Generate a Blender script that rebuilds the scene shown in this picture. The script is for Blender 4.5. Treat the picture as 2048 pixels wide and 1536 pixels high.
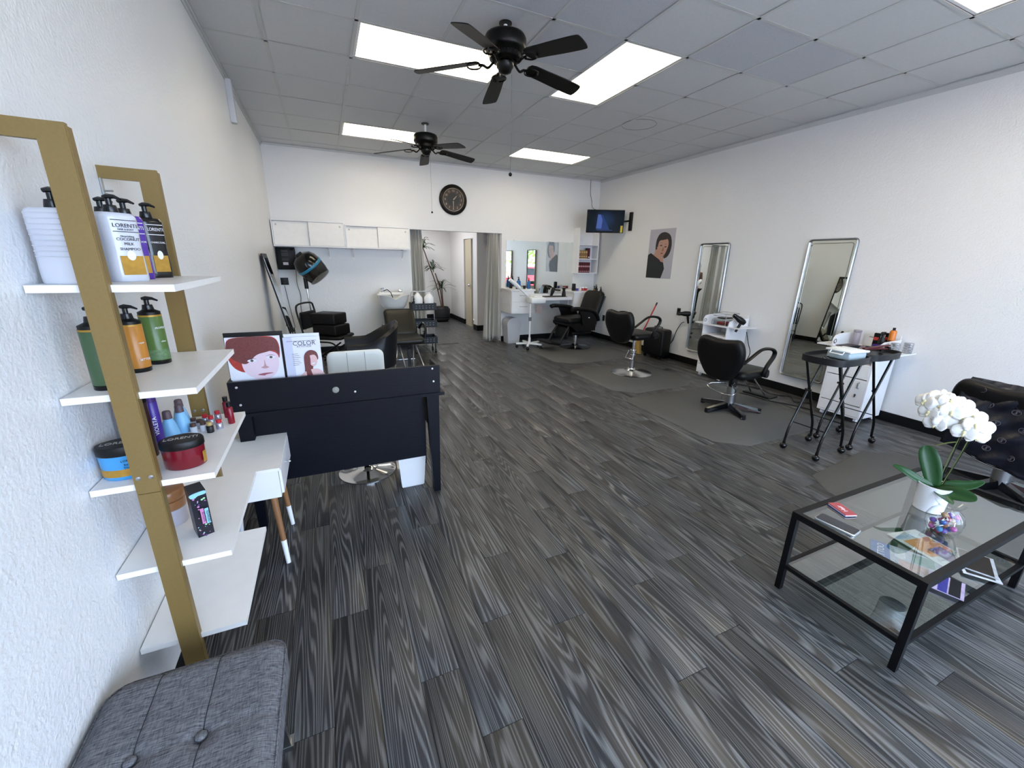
import bpy, bmesh, math, random
from mathutils import Vector, Matrix, Quaternion
random.seed(7)
PI = math.pi
S = bpy.context.scene
COL = S.collection
for o in list(bpy.data.objects):
    bpy.data.objects.remove(o)

# ---------------------------------------------------------------- camera
YAW, PITCH, ROLL, FPX = .42417677, -.293402348, .01854038, 814.87392
fw = Vector((math.sin(YAW)*math.cos(PITCH), math.cos(YAW)*math.cos(PITCH), math.sin(PITCH)))
rt = Vector((math.cos(YAW), -math.sin(YAW), 0)); up = rt.cross(fw)
r2 = rt*math.cos(ROLL)+up*math.sin(ROLL); u2 = -rt*math.sin(ROLL)+up*math.cos(ROLL)
cd = bpy.data.cameras.new('camera'); cam = bpy.data.objects.new('camera', cd); COL.objects.link(cam)
cd.sensor_fit = 'HORIZONTAL'; cd.sensor_width = 36; cd.lens = FPX/2048*36; cd.clip_start = .02; cd.clip_end = 200
m = Matrix((r2, u2, -fw)).transposed().to_4x4(); m.translation = Vector((.6462, 0, 1.5517)); cam.matrix_world = m
S.camera = cam
# ---------------------------------------------------------------- world, light, exposure
w = bpy.data.worlds.new('world'); S.world = w; w.use_nodes = True
nt = w.node_tree; nt.nodes.clear()
bg = nt.nodes.new('ShaderNodeBackground'); wo = nt.nodes.new('ShaderNodeOutputWorld')
bg.inputs[0].default_value = (.6, .75, 1, 1); bg.inputs[1].default_value = 3.1
nt.links.new(bg.outputs[0], wo.inputs[0])
S.view_settings.view_transform = 'Standard'; S.view_settings.look = 'None'
S.view_settings.exposure = 2.05; S.view_settings.gamma = 1; S.view_settings.use_curve_mapping = False

def area(name, loc, rot, sx, sy, power, col, spread=PI):
    l = bpy.data.lights.new(name, 'AREA'); l.shape = 'RECTANGLE'; l.size = sx; l.size_y = sy
    l.energy = power; l.color = col; l.spread = spread
    o = bpy.data.objects.new(name, l); o.location = loc; o.rotation_euler = rot; COL.objects.link(o)
    return o
# the storefront openings as light portals: they only guide sampling of the sky and give no light of their own
for nm, loc, sx_, sz_ in (('window_portal', (2.3, -1.97, 1.475), 4.2, 2.35), ('door_portal', (5.12, -1.97, 1.35), 1.1, 2.6)):
    area(nm, loc, (math.radians(90), 0, 0), sx_, sz_, 1, (1, 1, 1)).data.cycles.is_portal = True
# sun behind the building, lighting the street and the pavement in front of the shop
sl = bpy.data.lights.new('sun', 'SUN'); sl.energy = 6.5; sl.angle = .01; sl.color = (1, .95, .88)
so = bpy.data.objects.new('sun', sl); so.rotation_euler = (math.radians(-38), 0, 0); COL.objects.link(so)
# unseen fill light, added to brighten the hallway
area('hall_fill_light', (2.6, 9.6, 2.55), (0, 0, 0),  .6, 1.2, 9, (.95, .96, 1))

# ---------------------------------------------------------------- materials
def srgb(h):
    h = h.lstrip('#'); c = [int(h[i:i+2], 16)/255 for i in (0, 2, 4)]
    return tuple(x/12.92 if x <= .04045 else ((x+.055)/1.055)**2.4 for x in c)+(1,)
MATS = {}
def mat(name, col, rough=.5, metal=0., spec=.5, noise=None, bump=None, emit=0, trans=0, alpha=1, ior=1.45, coat=0):
    """noise=(scale,amount) small colour variation; bump=(scale,strength)"""
    if name in MATS: return MATS[name]
    m = bpy.data.materials.new(name); m.use_nodes = True; n = m.node_tree.nodes; L = m.node_tree.links
    b = n['Principled BSDF']; c = srgb(col) if isinstance(col, str) else tuple(col)+(1,)
    b.inputs['Base Color'].default_value = c; b.inputs['Roughness'].default_value = rough
    b.inputs['Metallic'].default_value = metal; b.inputs['Specular IOR Level'].default_value = spec
    b.inputs['IOR'].default_value = ior; b.inputs['Transmission Weight'].default_value = trans
    b.inputs['Alpha'].default_value = alpha; b.inputs['Coat Weight'].default_value = coat
    tc = n.new('ShaderNodeTexCoord')
    if noise is None: noise = (6, .06)
    t = n.new('ShaderNodeTexNoise'); t.inputs['Scale'].default_value = noise[0]; t.inputs['Detail'].default_value = 4
    L.new(tc.outputs['Object'], t.inputs['Vector'])
    mx = n.new('ShaderNodeMix'); mx.data_type = 'RGBA'
    mx.inputs[6].default_value = tuple(x*(1-noise[1]) for x in c[:3])+(1,)
    mx.inputs[7].default_value = tuple(min(1, x*(1+noise[1])) for x in c[:3])+(1,)
    L.new(t.outputs['Fac'], mx.inputs[0]); L.new(mx.outputs[2], b.inputs['Base Color'])
    if bump:
        t2 = n.new('ShaderNodeTexNoise'); t2.inputs['Scale'].default_value = bump[0]; t2.inputs['Detail'].default_value = 3
        L.new(tc.outputs['Object'], t2.inputs['Vector'])
        bp = n.new('ShaderNodeBump'); bp.inputs['Strength'].default_value = bump[1]; bp.inputs['Distance'].default_value = .004
        L.new(t2.outputs['Fac'], bp.inputs['Height']); L.new(bp.outputs[0], b.inputs['Normal'])
    if emit:
        b.inputs['Emission Color'].default_value = c; b.inputs['Emission Strength'].default_value = emit
    MATS[name] = m
    return m
def nodes(m): return m.node_tree.nodes, m.node_tree.links, m.node_tree.nodes['Principled BSDF']

# painted plaster with orange-peel texture
def wallmat(name, col, bs=90, st=.38, rough=.38):
    m = mat(name, col, rough, noise=(1.3, .035)); n, L, b = nodes(m)
    tc = [x for x in n if x.type == 'TEX_COORD'][0]
    a = n.new('ShaderNodeTexNoise'); a.inputs['Scale'].default_value = bs; a.inputs['Detail'].default_value = 2.5
    v = n.new('ShaderNodeTexNoise'); v.inputs['Scale'].default_value = bs*.28; v.inputs['Detail'].default_value = 4; v.inputs['Distortion'].default_value = 1.2
    add = n.new('ShaderNodeMath'); add.operation = 'ADD'
    for t in (a, v): L.new(tc.outputs['Object'], t.inputs['Vector'])
    L.new(a.outputs['Fac'], add.inputs[0]); L.new(v.outputs['Fac'], add.inputs[1])
    bp = n.new('ShaderNodeBump'); bp.inputs['Strength'].default_value = st; bp.inputs['Distance'].default_value = .006
    L.new(add.outputs[0], bp.inputs['Height']); L.new(bp.outputs[0], b.inputs['Normal'])
    return m
WALL = wallmat('painted_plaster', '#e6e7e8')
HALLW = wallmat('hall_paint', '#dcdad8', st=.15)
# dark wood vinyl planks
def plankmat():
    m = mat('dark_wood_plank', (.03, .031, .033), .36); n, L, b = nodes(m)
    tc = n.new('ShaderNodeTexCoord'); oi = n.new('ShaderNodeObjectInfo')
    geo = n.new('ShaderNodeNewGeometry')
    cmb = n.new('ShaderNodeCombineXYZ'); 
    mul = n.new('ShaderNodeMath'); mul.operation = 'MULTIPLY'; mul.inputs[1].default_value = 57
    L.new(oi.outputs['Random'], mul.inputs[0]); L.new(mul.outputs[0], cmb.inputs[2]); L.new(mul.outputs[0], cmb.inputs[1])
    ad = n.new('ShaderNodeVectorMath'); ad.operation = 'ADD'
    L.new(geo.outputs['Position'], ad.inputs[0]); L.new(cmb.outputs[0], ad.inputs[1])
    mp = n.new('ShaderNodeMapping'); mp.inputs['Scale'].default_value = (9, .42, 1); L.new(ad.outputs[0], mp.inputs[0])
    n1 = n.new('ShaderNodeTexNoise'); n1.inputs['Scale'].default_value = 1.0; n1.inputs['Detail'].default_value = 1; n1.inputs['Roughness'].default_value = .45
    L.new(mp.outputs[0], n1.inputs['Vector'])
    # rings from noise field -> cathedral figure
    k = n.new('ShaderNodeMath'); k.operation = 'MULTIPLY'; k.inputs[1].default_value = 170; L.new(n1.outputs['Fac'], k.inputs[0])
    sn = n.new('ShaderNodeMath'); sn.operation = 'SINE'; L.new(k.outputs[0], sn.inputs[0])
    # fine fibre streaks
    mp2 = n.new('ShaderNodeMapping'); mp2.inputs['Scale'].default_value = (260, 5, 1); L.new(ad.outputs[0], mp2.inputs[0])
    n2 = n.new('ShaderNodeTexNoise'); n2.inputs['Scale'].default_value = 1; n2.inputs['Detail'].default_value = 3; L.new(mp2.outputs[0], n2.inputs['Vector'])
    mr = n.new('ShaderNodeMapRange'); mr.inputs[1].default_value = -.2; mr.inputs[2].default_value = 1; mr.inputs[3].default_value = 0; mr.inputs[4].default_value = 1
    L.new(sn.outputs[0], mr.inputs[0])
    mm = n.new('ShaderNodeMath'); mm.operation = 'MULTIPLY'; L.new(mr.outputs[0], mm.inputs[0]); L.new(n2.outputs['Fac'], mm.inputs[1])
    a2 = n.new('ShaderNodeMath'); a2.operation = 'MULTIPLY_ADD'; a2.inputs[1].default_value = .55; L.new(n2.outputs['Fac'], a2.inputs[0]); L.new(mm.outputs[0], a2.inputs[2])
    rp = n.new('ShaderNodeValToRGB'); rp.color_ramp.elements[0].position = .22; rp.color_ramp.elements[0].color = (.02, .0205, .022, 1)
    rp.color_ramp.elements[1].position = .95; rp.color_ramp.elements[1].color = (.15, .149, .147, 1)
    L.new(a2.outputs[0], rp.inputs[0])
    hv = n.new('ShaderNodeMapRange'); hv.inputs[3].default_value = .85; hv.inputs[4].default_value = 1.15; L.new(oi.outputs['Random'], hv.inputs[0])
    vm = n.new('ShaderNodeVectorMath'); vm.operation = 'SCALE'; L.new(rp.outputs[0], vm.inputs[0]); L.new(hv.outputs[0], vm.inputs['Scale'])
    L.new(vm.outputs[0], b.inputs['Base Color'])
    bp = n.new('ShaderNodeBump'); bp.inputs['Strength'].default_value = .35; bp.inputs['Distance'].default_value = .0015
    L.new(a2.outputs[0], bp.inputs['Height']); L.new(bp.outputs[0], b.inputs['Normal'])
    return m
PLANK = plankmat()
TILE = mat('acoustic_tile', '#d4d6d8', .9, spec=.2, noise=(40, .06), bump=(160, .25))
TILE_ROUGH = mat('textured_tile', '#c6c9d0', .8, spec=.3, noise=(90, .12), bump=(75, .9))
TEE = mat('ceiling_tee_metal', '#c9cbcb', .5)
LAMP = mat('lamp_diffuser', '#ffefcf', .5, noise=(5, .03), emit=2.2)
BASEB = mat('black_baseboard', (.002, .0022, .003), .5, spec=.3)
WHITE = mat('white_laminate', '#e9eaee', .35)
WHITE_W = mat('white_board', '#f1efec', .4, noise=(14, .05))
WHITE_P = mat('white_plastic', '#eef0f2', .28)
BLACK_P = mat('black_plastic', (.0022, .0024, .0028), .42, spec=.4)
BLACK_G = mat('glossy_black', '#08090b', .15)
LEATHER = mat('black_vinyl', (.0022, .0023, .0028), .45, spec=.35, bump=(220, .12))
LEATHER_B = mat('brown_black_vinyl', '#1a1a15', .4, spec=.4, bump=(200, .12))
NAVYL = mat('dark_slate_vinyl', (.0035, .0045, .007), .4, spec=.4, bump=(200, .1))
CREAM = mat('cream_vinyl', '#e4e5df', .45, bump=(60, .06))
CHROME = mat('chrome', '#d8dadd', .09, 1)
STEEL = mat('brushed_steel', '#a9abac', .3, 1)
GOLD = mat('bronze_gold_paint', '#836c3e', .42, .25, noise=(160, .08))
DESKW = None
def deskmat():
    m = mat('black_oak_laminate', (.0018, .0028, .0065), .42, spec=.25); n, L, b = nodes(m)
    tc = n.new('ShaderNodeTexCoord'); mp = n.new('ShaderNodeMapping'); mp.inputs['Scale'].default_value = (6, 6, 150)
    t = n.new('ShaderNodeTexNoise'); t.inputs['Scale'].default_value = 1; t.inputs['Detail'].default_value = 3
    L.new(tc.outputs['Object'], mp.inputs[0]); L.new(mp.outputs[0], t.inputs['Vector'])
    bp = n.new('ShaderNodeBump'); bp.inputs['Strength'].default_value = .3; bp.inputs['Distance'].default_value = .002
    L.new(t.outputs['Fac'], bp.inputs['Height']); L.new(bp.outputs[0], b.inputs['Normal'])
    return m
DESKW = deskmat()
MIRROR = mat('mirror_silver', '#e2e6e2', .01, 1, noise=(2, .01))
WALNUT = mat('warm_wood', '#8d6440', .45, noise=(18, .25))
LEAF = mat('dark_leaf', '#1f4a20', .35, noise=(8, .25))
LEAF_P = mat('palm_leaf', '#3a4634', .5, noise=(9, .25))
PETAL = mat('white_petal', '#f4f2ee', .5); PETAL_C = mat('petal_centre', '#e7dfae', .5)
STEM = mat('green_stem', '#5e6b3a', .5)
RUBBER = mat('grey_rubber_mat', (.085, .086, .083), .6, noise=(30, .1), bump=(120, .15))
LAMPCORD = mat('black_cable', '#101114', .5)
GREYCABLE = mat('grey_cable', '#6b6e70', .5)
FABRIC = None
def fabricmat():
    m = mat('grey_woven_fabric', '#8a8b8f', .9, spec=.2); n, L, b = nodes(m)
    tc = n.new('ShaderNodeTexCoord'); outs = []
    for sc in ((45, 420, 40), (420, 60, 40)):
        mp = n.new('ShaderNodeMapping'); mp.inputs['Scale'].default_value = sc
        t = n.new('ShaderNodeTexNoise'); t.inputs['Scale'].default_value = 1; t.inputs['Detail'].default_value = 3
        L.new(tc.outputs['Object'], mp.inputs[0]); L.new(mp.outputs[0], t.inputs['Vector']); outs.append(t.outputs['Fac'])
    a = n.new('ShaderNodeMath'); a.operation = 'MULTIPLY_ADD'; a.inputs[1].default_value = .55
    L.new(outs[1], a.inputs[0]); L.new(outs[0], a.inputs[2])
    rp = n.new('ShaderNodeValToRGB'); rp.color_ramp.elements[0].position = .5; rp.color_ramp.elements[0].color = (.035, .037, .043, 1)
    rp.color_ramp.elements[1].position = 1.0; rp.color_ramp.elements[1].color = (.21, .21, .225, 1)
    L.new(a.outputs[0], rp.inputs[0]); L.new(rp.outputs[0], b.inputs['Base Color'])
    bp = n.new('ShaderNodeBump'); bp.inputs['Strength'].default_value = .4; bp.inputs['Distance'].default_value = .002
    L.new(a.outputs[0], bp.inputs['Height']); L.new(bp.outputs[0], b.inputs['Normal'])
    return m
FABRIC = fabricmat()
def tableglass():
    m = bpy.data.materials.new('table_glass'); m.use_nodes = True; n = m.node_tree.nodes; L = m.node_tree.links
    n.clear(); o = n.new('ShaderNodeOutputMaterial'); mx = n.new('ShaderNodeMixShader'); tr = n.new('ShaderNodeBsdfTransparent'); gl = n.new('ShaderNodeBsdfGlossy')
    tr.inputs[0].default_value = (.8, .84, .83, 1); gl.inputs['Roughness'].default_value = .01; gl.inputs[0].default_value = (.95, .97, .97, 1)
    fr = n.new('ShaderNodeFresnel'); fr.inputs[0].default_value = 2.9
    ge = n.new('ShaderNodeNewGeometry'); iv = n.new('ShaderNodeMath'); iv.operation = 'SUBTRACT'; iv.inputs[0].default_value = 1; L.new(ge.outputs['Backfacing'], iv.inputs[1])
    fm = n.new('ShaderNodeMath'); fm.operation = 'MULTIPLY'; L.new(fr.outputs[0], fm.inputs[0]); L.new(iv.outputs[0], fm.inputs[1]); L.new(fm.outputs[0], mx.inputs[0]); L.new(tr.outputs[0], mx.inputs[1]); L.new(gl.outputs[0], mx.inputs[2]); L.new(mx.outputs[0], o.inputs[0])
    return m
TGLASS = tableglass()
def clearglass(name, tint=(.97, .98, .98, 1), ior=1.45):
    m = bpy.data.materials.new(name); m.use_nodes = True; n = m.node_tree.nodes; L = m.node_tree.links
    n.clear(); o = n.new('ShaderNodeOutputMaterial'); mx = n.new('ShaderNodeMixShader'); tr = n.new('ShaderNodeBsdfTransparent'); gl = n.new('ShaderNodeBsdfGlossy')
    tr.inputs[0].default_value = tint; gl.inputs['Roughness'].default_value = .02
    fr = n.new('ShaderNodeFresnel'); fr.inputs[0].default_value = ior
    ge = n.new('ShaderNodeNewGeometry'); iv = n.new('ShaderNodeMath'); iv.operation = 'SUBTRACT'; iv.inputs[0].default_value = 1; L.new(ge.outputs['Backfacing'], iv.inputs[1])
    fm = n.new('ShaderNodeMath'); fm.operation = 'MULTIPLY'; L.new(fr.outputs[0], fm.inputs[0]); L.new(iv.outputs[0], fm.inputs[1]); L.new(fm.outputs[0], mx.inputs[0]); L.new(tr.outputs[0], mx.inputs[1]); L.new(gl.outputs[0], mx.inputs[2]); L.new(mx.outputs[0], o.inputs[0])
    return m
CGLASS = clearglass('clear_glass', ior=1.6)
WGLASS = clearglass('window_glass')
SMOKE = clearglass('smoked_plastic', (.45, .44, .42, 1), 1.5)
CLEARPL = clearglass('clear_plastic', (.85, .88, .9, 1), 1.6)

# ---------------------------------------------------------------- mesh helpers
class MB:
    def __init__(s): s.v = []; s.f = []; s.sm = []
    def add(s, vs, fs, smooth=False, M=None):
        k = len(s.v)
        s.v += [tuple(M @ Vector(p)) if M else tuple(p) for p in vs]
        s.f += [tuple(i+k for i in f) for f in fs]; s.sm += [smooth]*len(fs); return s
    def box(s, a, b, M=None):
        x0, y0, z0 = a; x1, y1, z1 = b
        if x0 > x1: x0, x1 = x1, x0
        if y0 > y1: y0, y1 = y1, y0
        if z0 > z1: z0, z1 = z1, z0
        return s.add([(x0,y0,z0),(x1,y0,z0),(x1,y1,z0),(x0,y1,z0),(x0,y0,z1),(x1,y0,z1),(x1,y1,z1),(x0,y1,z1)],
            [(0,3,2,1),(4,5,6,7),(0,1,5,4),(1,2,6,5),(2,3,7,6),(3,0,4,7)], False, M)
    def rbox(s, a, b, r=.01, seg=2, M=None, smooth=True):
        bm = bmesh.new(); bmesh.ops.create_cube(bm, size=1)
        c = [(p+q)/2 for p, q in zip(a, b)]; d = [abs(q-p) for p, q in zip(a, b)]
        for v in bm.verts: v.co = Vector([c[i]+v.co[i]*d[i] for i in range(3)])
        bmesh.ops.bevel(bm, geom=list(bm.edges), offset=min(r, min(d)*.499), segments=seg, affect='EDGES', profile=.5)
        bm.verts.index_update()
        s.add([v.co.copy() for v in bm.verts], [[v.index for v in f.verts] for f in bm.faces], smooth, M); bm.free(); return s
    def lathe(s, prof, c=(0,0,0), n=20, M=None, smooth=True, cap=True, sx=1, sy=1):
        vs = []; fs = []
        for r, z in prof:
            for i in range(n):
                t = 2*PI*i/n; vs.append((c[0]+r*sx*math.cos(t), c[1]+r*sy*math.sin(t), c[2]+z))
        for j in range(len(prof)-1):
            for i in range(n): fs.append((j*n+i, j*n+(i+1) % n, (j+1)*n+(i+1) % n, (j+1)*n+i))
        if cap:
            fs.append(tuple(range(n-1, -1, -1))); fs.append(tuple((len(prof)-1)*n+i for i in range(n)))
        return s.add(vs, fs, smooth, M)
    def cyl(s, p0, p1, r0, r1=None, n=12, smooth=True):
        if r1 is None: r1 = r0
        p0 = Vector(p0); p1 = Vector(p1); d = p1-p0
        q = d.to_track_quat('Z', 'Y').to_matrix().to_4x4(); q.translation = p0
        return s.lathe([(r0, 0), (r1, d.length)], n=n, M=q, smooth=smooth)
    def tube(s, pts, r, n=8, closed=False, flat=1.0, upv=(0, 0, 1)):
        P = [Vector(p) for p in pts]; k = len(P); vs = []; fs = []; prev = None
        R = r if isinstance(r, (list, tuple)) else [r]*k
        for i, p in enumerate(P):
            a = P[(i-1) % k] if (closed or i > 0) else P[i]; b = P[(i+1) % k] if (closed or i < k-1) else P[i]
            t = (b-a).normalized() if (b-a).length > 1e-9 else Vector((0, 0, 1))
            if prev is None:
                u = Vector(upv); u = u-t*u.dot(t)
                if u.length < 1e-3: u = t.orthogonal()
            else: u = prev-t*prev.dot(t)
            u.normalize(); prev = u; w = t.cross(u)
            for j in range(n):
                th = 2*PI*j/n; vs.append(p+u*(R[i]*flat*math.cos(th))+w*(R[i]*math.sin(th)))
        for i in range(k if closed else k-1):
            for j in range(n):
                a = i*n+j; b = i*n+(j+1) % n; c = ((i+1) % k)*n+(j+1) % n; d = ((i+1) % k)*n+j
                fs.append((a, b, c, d))
        if not closed: fs += [tuple(range(n-1, -1, -1)), tuple((k-1)*n+j for j in range(n))]
        return s.add(vs, fs, True)
    def prism(s, pts, d, M=None, smooth=False):
        """pts: 3D polygon, d: extrusion vector"""
        n = len(pts); P = [Vector(p) for p in pts]; d = Vector(d)
        vs = P+[p+d for p in P]
        fs = [tuple(range(n-1, -1, -1)), tuple(range(n, 2*n))]+[(i, (i+1) % n, n+(i+1) % n, n+i) for i in range(n)]
        return s.add(vs, fs, smooth, M)
    def pillow(s, out, t0, t1, axis='x', k=((1, .0), (.985, .45), (.93, .8), (.8, .95), (.45, 1.0)), M=None):
        """soft slab: outline (a,b) in the plane perpendicular to axis, from t0 to t1"""
        n = len(out); ca = sum(p[0] for p in out)/n; cb = sum(p[1] for p in out)/n; tm = (t0+t1)/2; h = (t1-t0)/2
        def pt(a, b, t): return {'x': (t, a, b), 'y': (a, t, b), 'z': (a, b, t)}[axis]
        rings = [(q, -e) for q, e in reversed(k)]+[(q, e) for q, e in k[1:]] if k[0][1] == 0 else [(q, -e) for q, e in reversed(k)]+[(q, e) for q, e in k]
        vs = []; fs = []
        for q, e in rings:
            for a, b in out: vs.append(pt(ca+(a-ca)*q, cb+(b-cb)*q, tm+e*h))
        for j in range(len(rings)-1):
            for i in range(n): fs.append((j*n+i, j*n+(i+1) % n, (j+1)*n+(i+1) % n, (j+1)*n+i))
        fs += [tuple(range(n-1, -1, -1)), tuple((len(rings)-1)*n+i for i in range(n))]
        return s.add(vs, fs, True, M)
    def sphere(s, c, r, n=12, m=8, sc=(1, 1, 1), M=None):
        prof = []
        vs = [(c[0], c[1], c[2]-r*sc[2])]; fs = []
        for j in range(1, m):
            ph = -PI/2+PI*j/m
            for i in range(n):
                t = 2*PI*i/n; vs.append((c[0]+r*sc[0]*math.cos(ph)*math.cos(t), c[1]+r*sc[1]*math.cos(ph)*math.sin(t), c[2]+r*sc[2]*math.sin(ph)))
        vs.append((c[0], c[1], c[2]+r*sc[2])); T = len(vs)-1
        for i in range(n):
            fs.append((0, 1+(i+1) % n, 1+i)); fs.append((T, 1+(m-2)*n+i, 1+(m-2)*n+(i+1) % n))
        for j in range(m-2):
            for i in range(n): fs.append((1+j*n+i, 1+j*n+(i+1) % n, 1+(j+1)*n+(i+1) % n, 1+(j+1)*n+i))
        return s.add(vs, fs, True, M)
    def mesh(s, name, mt):
        me = bpy.data.meshes.new(name); me.from_pydata([tuple(p) for p in s.v], [], s.f)
        bm = bmesh.new(); bm.from_mesh(me); bmesh.ops.recalc_face_normals(bm, faces=bm.faces); bm.to_mesh(me); bm.free()
        me.polygons.foreach_set('use_smooth', s.sm[:len(me.polygons)])
        if mt: me.materials.append(mt)
        try: me.set_sharp_from_angle(angle=math.radians(50))
        except Exception: pass
        return me
    def build(s, name, mt, parent=None, loc=(0,0,0), rot=(0,0,0), label=None, cat=None, group=None, kind=None):
        o = bpy.data.objects.new(name, s.mesh(name, mt)); COL.objects.link(o)
        if parent: o.parent = parent
        o.location = loc; o.rotation_euler = rot
        tag(o, label, cat, group, kind); return o
def tag(o, label=None, cat=None, group=None, kind=None):
    if label: o['label'] = label
    if cat: o['category'] = cat
    if group: o['group'] = group
    if kind: o['kind'] = kind
    return o
def thing(name, label, cat, loc=(0,0,0), rz=0, group=None):
    o = bpy.data.objects.new(name, None); o.empty_display_size = .05; COL.objects.link(o)
    o.location = loc; o.rotation_euler = (0, 0, rz); tag(o, label, cat, group); return o
KIDS = {}
def copy_tree(o, loc=None, rz=None, label=None, parent=None):
    c = o.copy(); COL.objects.link(c)
    if parent: c.parent = parent
    if loc is not None: c.location = loc
    if rz is not None: c.rotation_euler = (0, 0, rz)
    if label: c['label'] = label
    for ch in [x for x in bpy.data.objects if x.parent == o]: copy_tree(ch, parent=c)
    return c
def rect(x0, x1, y0, y1, r, n=4):
    """rounded rectangle outline"""
    o = []
    for cx, cy, a in ((x1-r, y1-r, 0), (x0+r, y1-r, 90), (x0+r, y0+r, 180), (x1-r, y0+r, 270)):
        for i in range(n+1):
            t = math.radians(a+90*i/n); o.append((cx+r*math.cos(t), cy+r*math.sin(t)))
    return o
def smooth(pts, n=6, closed=True):
    P = [Vector(p) for p in pts]; k = len(P); o = []
    for i in range(k if closed else k-1):
        if closed: a, b, c, d = P[(i-1) % k], P[i], P[(i+1) % k], P[(i+2) % k]
        else: a, b, c, d = P[max(i-1, 0)], P[i], P[i+1], P[min(i+2, k-1)]
        for j in range(n):
            t = j/n; o.append(tuple(.5*((2*b)+(c-a)*t+(2*a-5*b+4*c-d)*t*t+(3*b-a-3*c+d)*t**3)))
    if not closed: o.append(tuple(P[-1]))
    return o
def bezier_tube(pts, r, n=8, sub=5, closed=False, **k): return MB().tube(smooth(pts, sub, closed), r, n, closed, **k)
def text(s, size, mt, parent, O, U, V, name='lettering', depth=.0006, align='CENTER', w=None):
    """text with baseline centre at O, reading along U, up along V"""
    cu = bpy.data.curves.new(name, 'FONT'); cu.body = s; cu.size = size; cu.align_x = align; cu.extrude = depth/2; cu.resolution_u = 2
    t = bpy.data.objects.new(name, cu); COL.objects.link(t)
    dg = bpy.context.evaluated_depsgraph_get(); me = bpy.data.meshes.new_from_object(t.evaluated_get(dg))
    bpy.data.objects.remove(t); me.materials.clear(); me.materials.append(mt)
    if w:
        xs = [v.co.x for v in me.vertices]; 
        if xs and max(xs) > min(xs):
            k = w/(max(xs)-min(xs))
            for v in me.vertices: v.co.x *= k
    o = bpy.data.objects.new(name, me); COL.objects.link(o)
    U = Vector(U).normalized(); V = Vector(V).normalized(); N = U.cross(V)
    M = Matrix((U, V, N)).transposed().to_4x4(); M.translation = Vector(O)
    if parent: o.parent = parent
    o.matrix_local = M; return o
class Print:
    """flat printed shapes on a face: O top-left corner, U width vector, V downward vector"""
    def __init__(s, parent, O, U, V, off=.0006):
        s.p = parent; s.O = Vector(O); s.U = Vector(U); s.V = Vector(V); s.N = s.V.cross(s.U).normalized(); s.k = 0; s.off = off
    def at(s, u, v, h=0): return s.O+s.U*u+s.V*v+s.N*h
    def shape(s, pts, mt, name='printed_shape', sm=True):
        s.k += 1; P = smooth(pts, 5) if sm else pts; h = s.k*s.off
        mb = MB(); mb.prism([s.at(u, v, h-s.off*.8) for u, v in P], s.N*(s.off*.8)); return mb.build(name, mt, s.p)
    def ell(s, cu, cv, ru, rv, mt, name='printed_shape', n=18):
        return s.shape([(cu+ru*math.cos(2*PI*i/n), cv+rv*math.sin(2*PI*i/n)) for i in range(n)], mt, name, False)
    def rect(s, u0, v0, u1, v1, mt, name='printed_panel'): return s.shape([(u0, v0), (u1, v0), (u1, v1), (u0, v1)], mt, name, False)
    def text(s, t, u, v, size, mt, w=None):
        s.k += 1; return text(t, size, mt, s.p, s.at(u, v, s.k*s.off), s.U, -s.V, w=w*s.U.length if w else None)
def cable(name, pts, r, mt, label, cat='cable', group=None, owner=None):
    if owner:
        o = bezier_tube(pts, r, 6).build(name, mt); o.parent = owner
        o.matrix_parent_inverse = Matrix.LocRotScale(owner.location, owner.rotation_euler, None).inverted(); return o
    return bezier_tube(pts, r, 6).build(name, mt, label=label, cat=cat, group=group)

# ================================================================= STRUCTURE
XW, YB, H = 5.912, 7.51, 3.127
YF = -1.9     # storefront line
def struct(name, mb, mt, parent=None): return mb.build(name, mt, parent, kind=None if parent else 'structure')
# --- floor
fl = struct('floor', MB().box((-.1, YF-.1, -.06), (XW+.1, 12.6, -.0035)), BASEB)
pw, pl = .1525, 1.22
def plankmesh(w, l):
    g = .0009; mb = MB(); x0, x1, y0, y1 = -w/2+g, w/2-g, -l/2+g, l/2-g; e = .0018
    mb.add([(x0,y0,-.004),(x1,y0,-.004),(x1,y1,-.004),(x0,y1,-.004),(x0,y0,-e*.5),(x1,y0,-e*.5),(x1,y1,-e*.5),(x0,y1,-e*.5),
            (x0+e,y0+e,0),(x1-e,y0+e,0),(x1-e,y1-e,0),(x0+e,y1-e,0)],
           [(0,1,5,4),(1,2,6,5),(2,3,7,6),(3,0,4,7),(4,5,9,8),(5,6,10,9),(6,7,11,10),(7,4,8,11),(8,9,10,11)])
    return mb.mesh('plank', PLANK)
pm = {}
def getplank(w, l):
    k = (round(w, 3), round(l, 3))
    if k not in pm: pm[k] = plankmesh(w, l)
    return pm[k]
rnd = random.Random(3); i = 0; x = .521-pw*4
cols = []
while x < XW:
    x0 = max(x, 0); x1 = min(x+pw, XW)
    if x1-x0 > .01: cols.append((x0, x1))
    x += pw
far = MB(); count = 0
for ci, (x0, x1) in enumerate(cols):
    off = [0, .52, .91, .27, .74, 1.1, .4][ci % 7]+rnd.uniform(-.08, .08)
    y = -.35+off-pl
    while y < YB:
        y0 = max(y, -.6); y1 = min(y+pl, YB)
        if y1-y0 > .06:
            if count < 296 and not (x0 > 3.0 and y1 < .0):
                o = bpy.data.objects.new('plank', getplank(x1-x0, y1-y0)); COL.objects.link(o); o.parent = fl
                o.location = ((x0+x1)/2, (y0+y1)/2, 0); count += 1
            else: far.box((x0+.001, y0+.001, -.004), (x1-.001, y1-.001, 0))
        y += pl
x = 0
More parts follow.
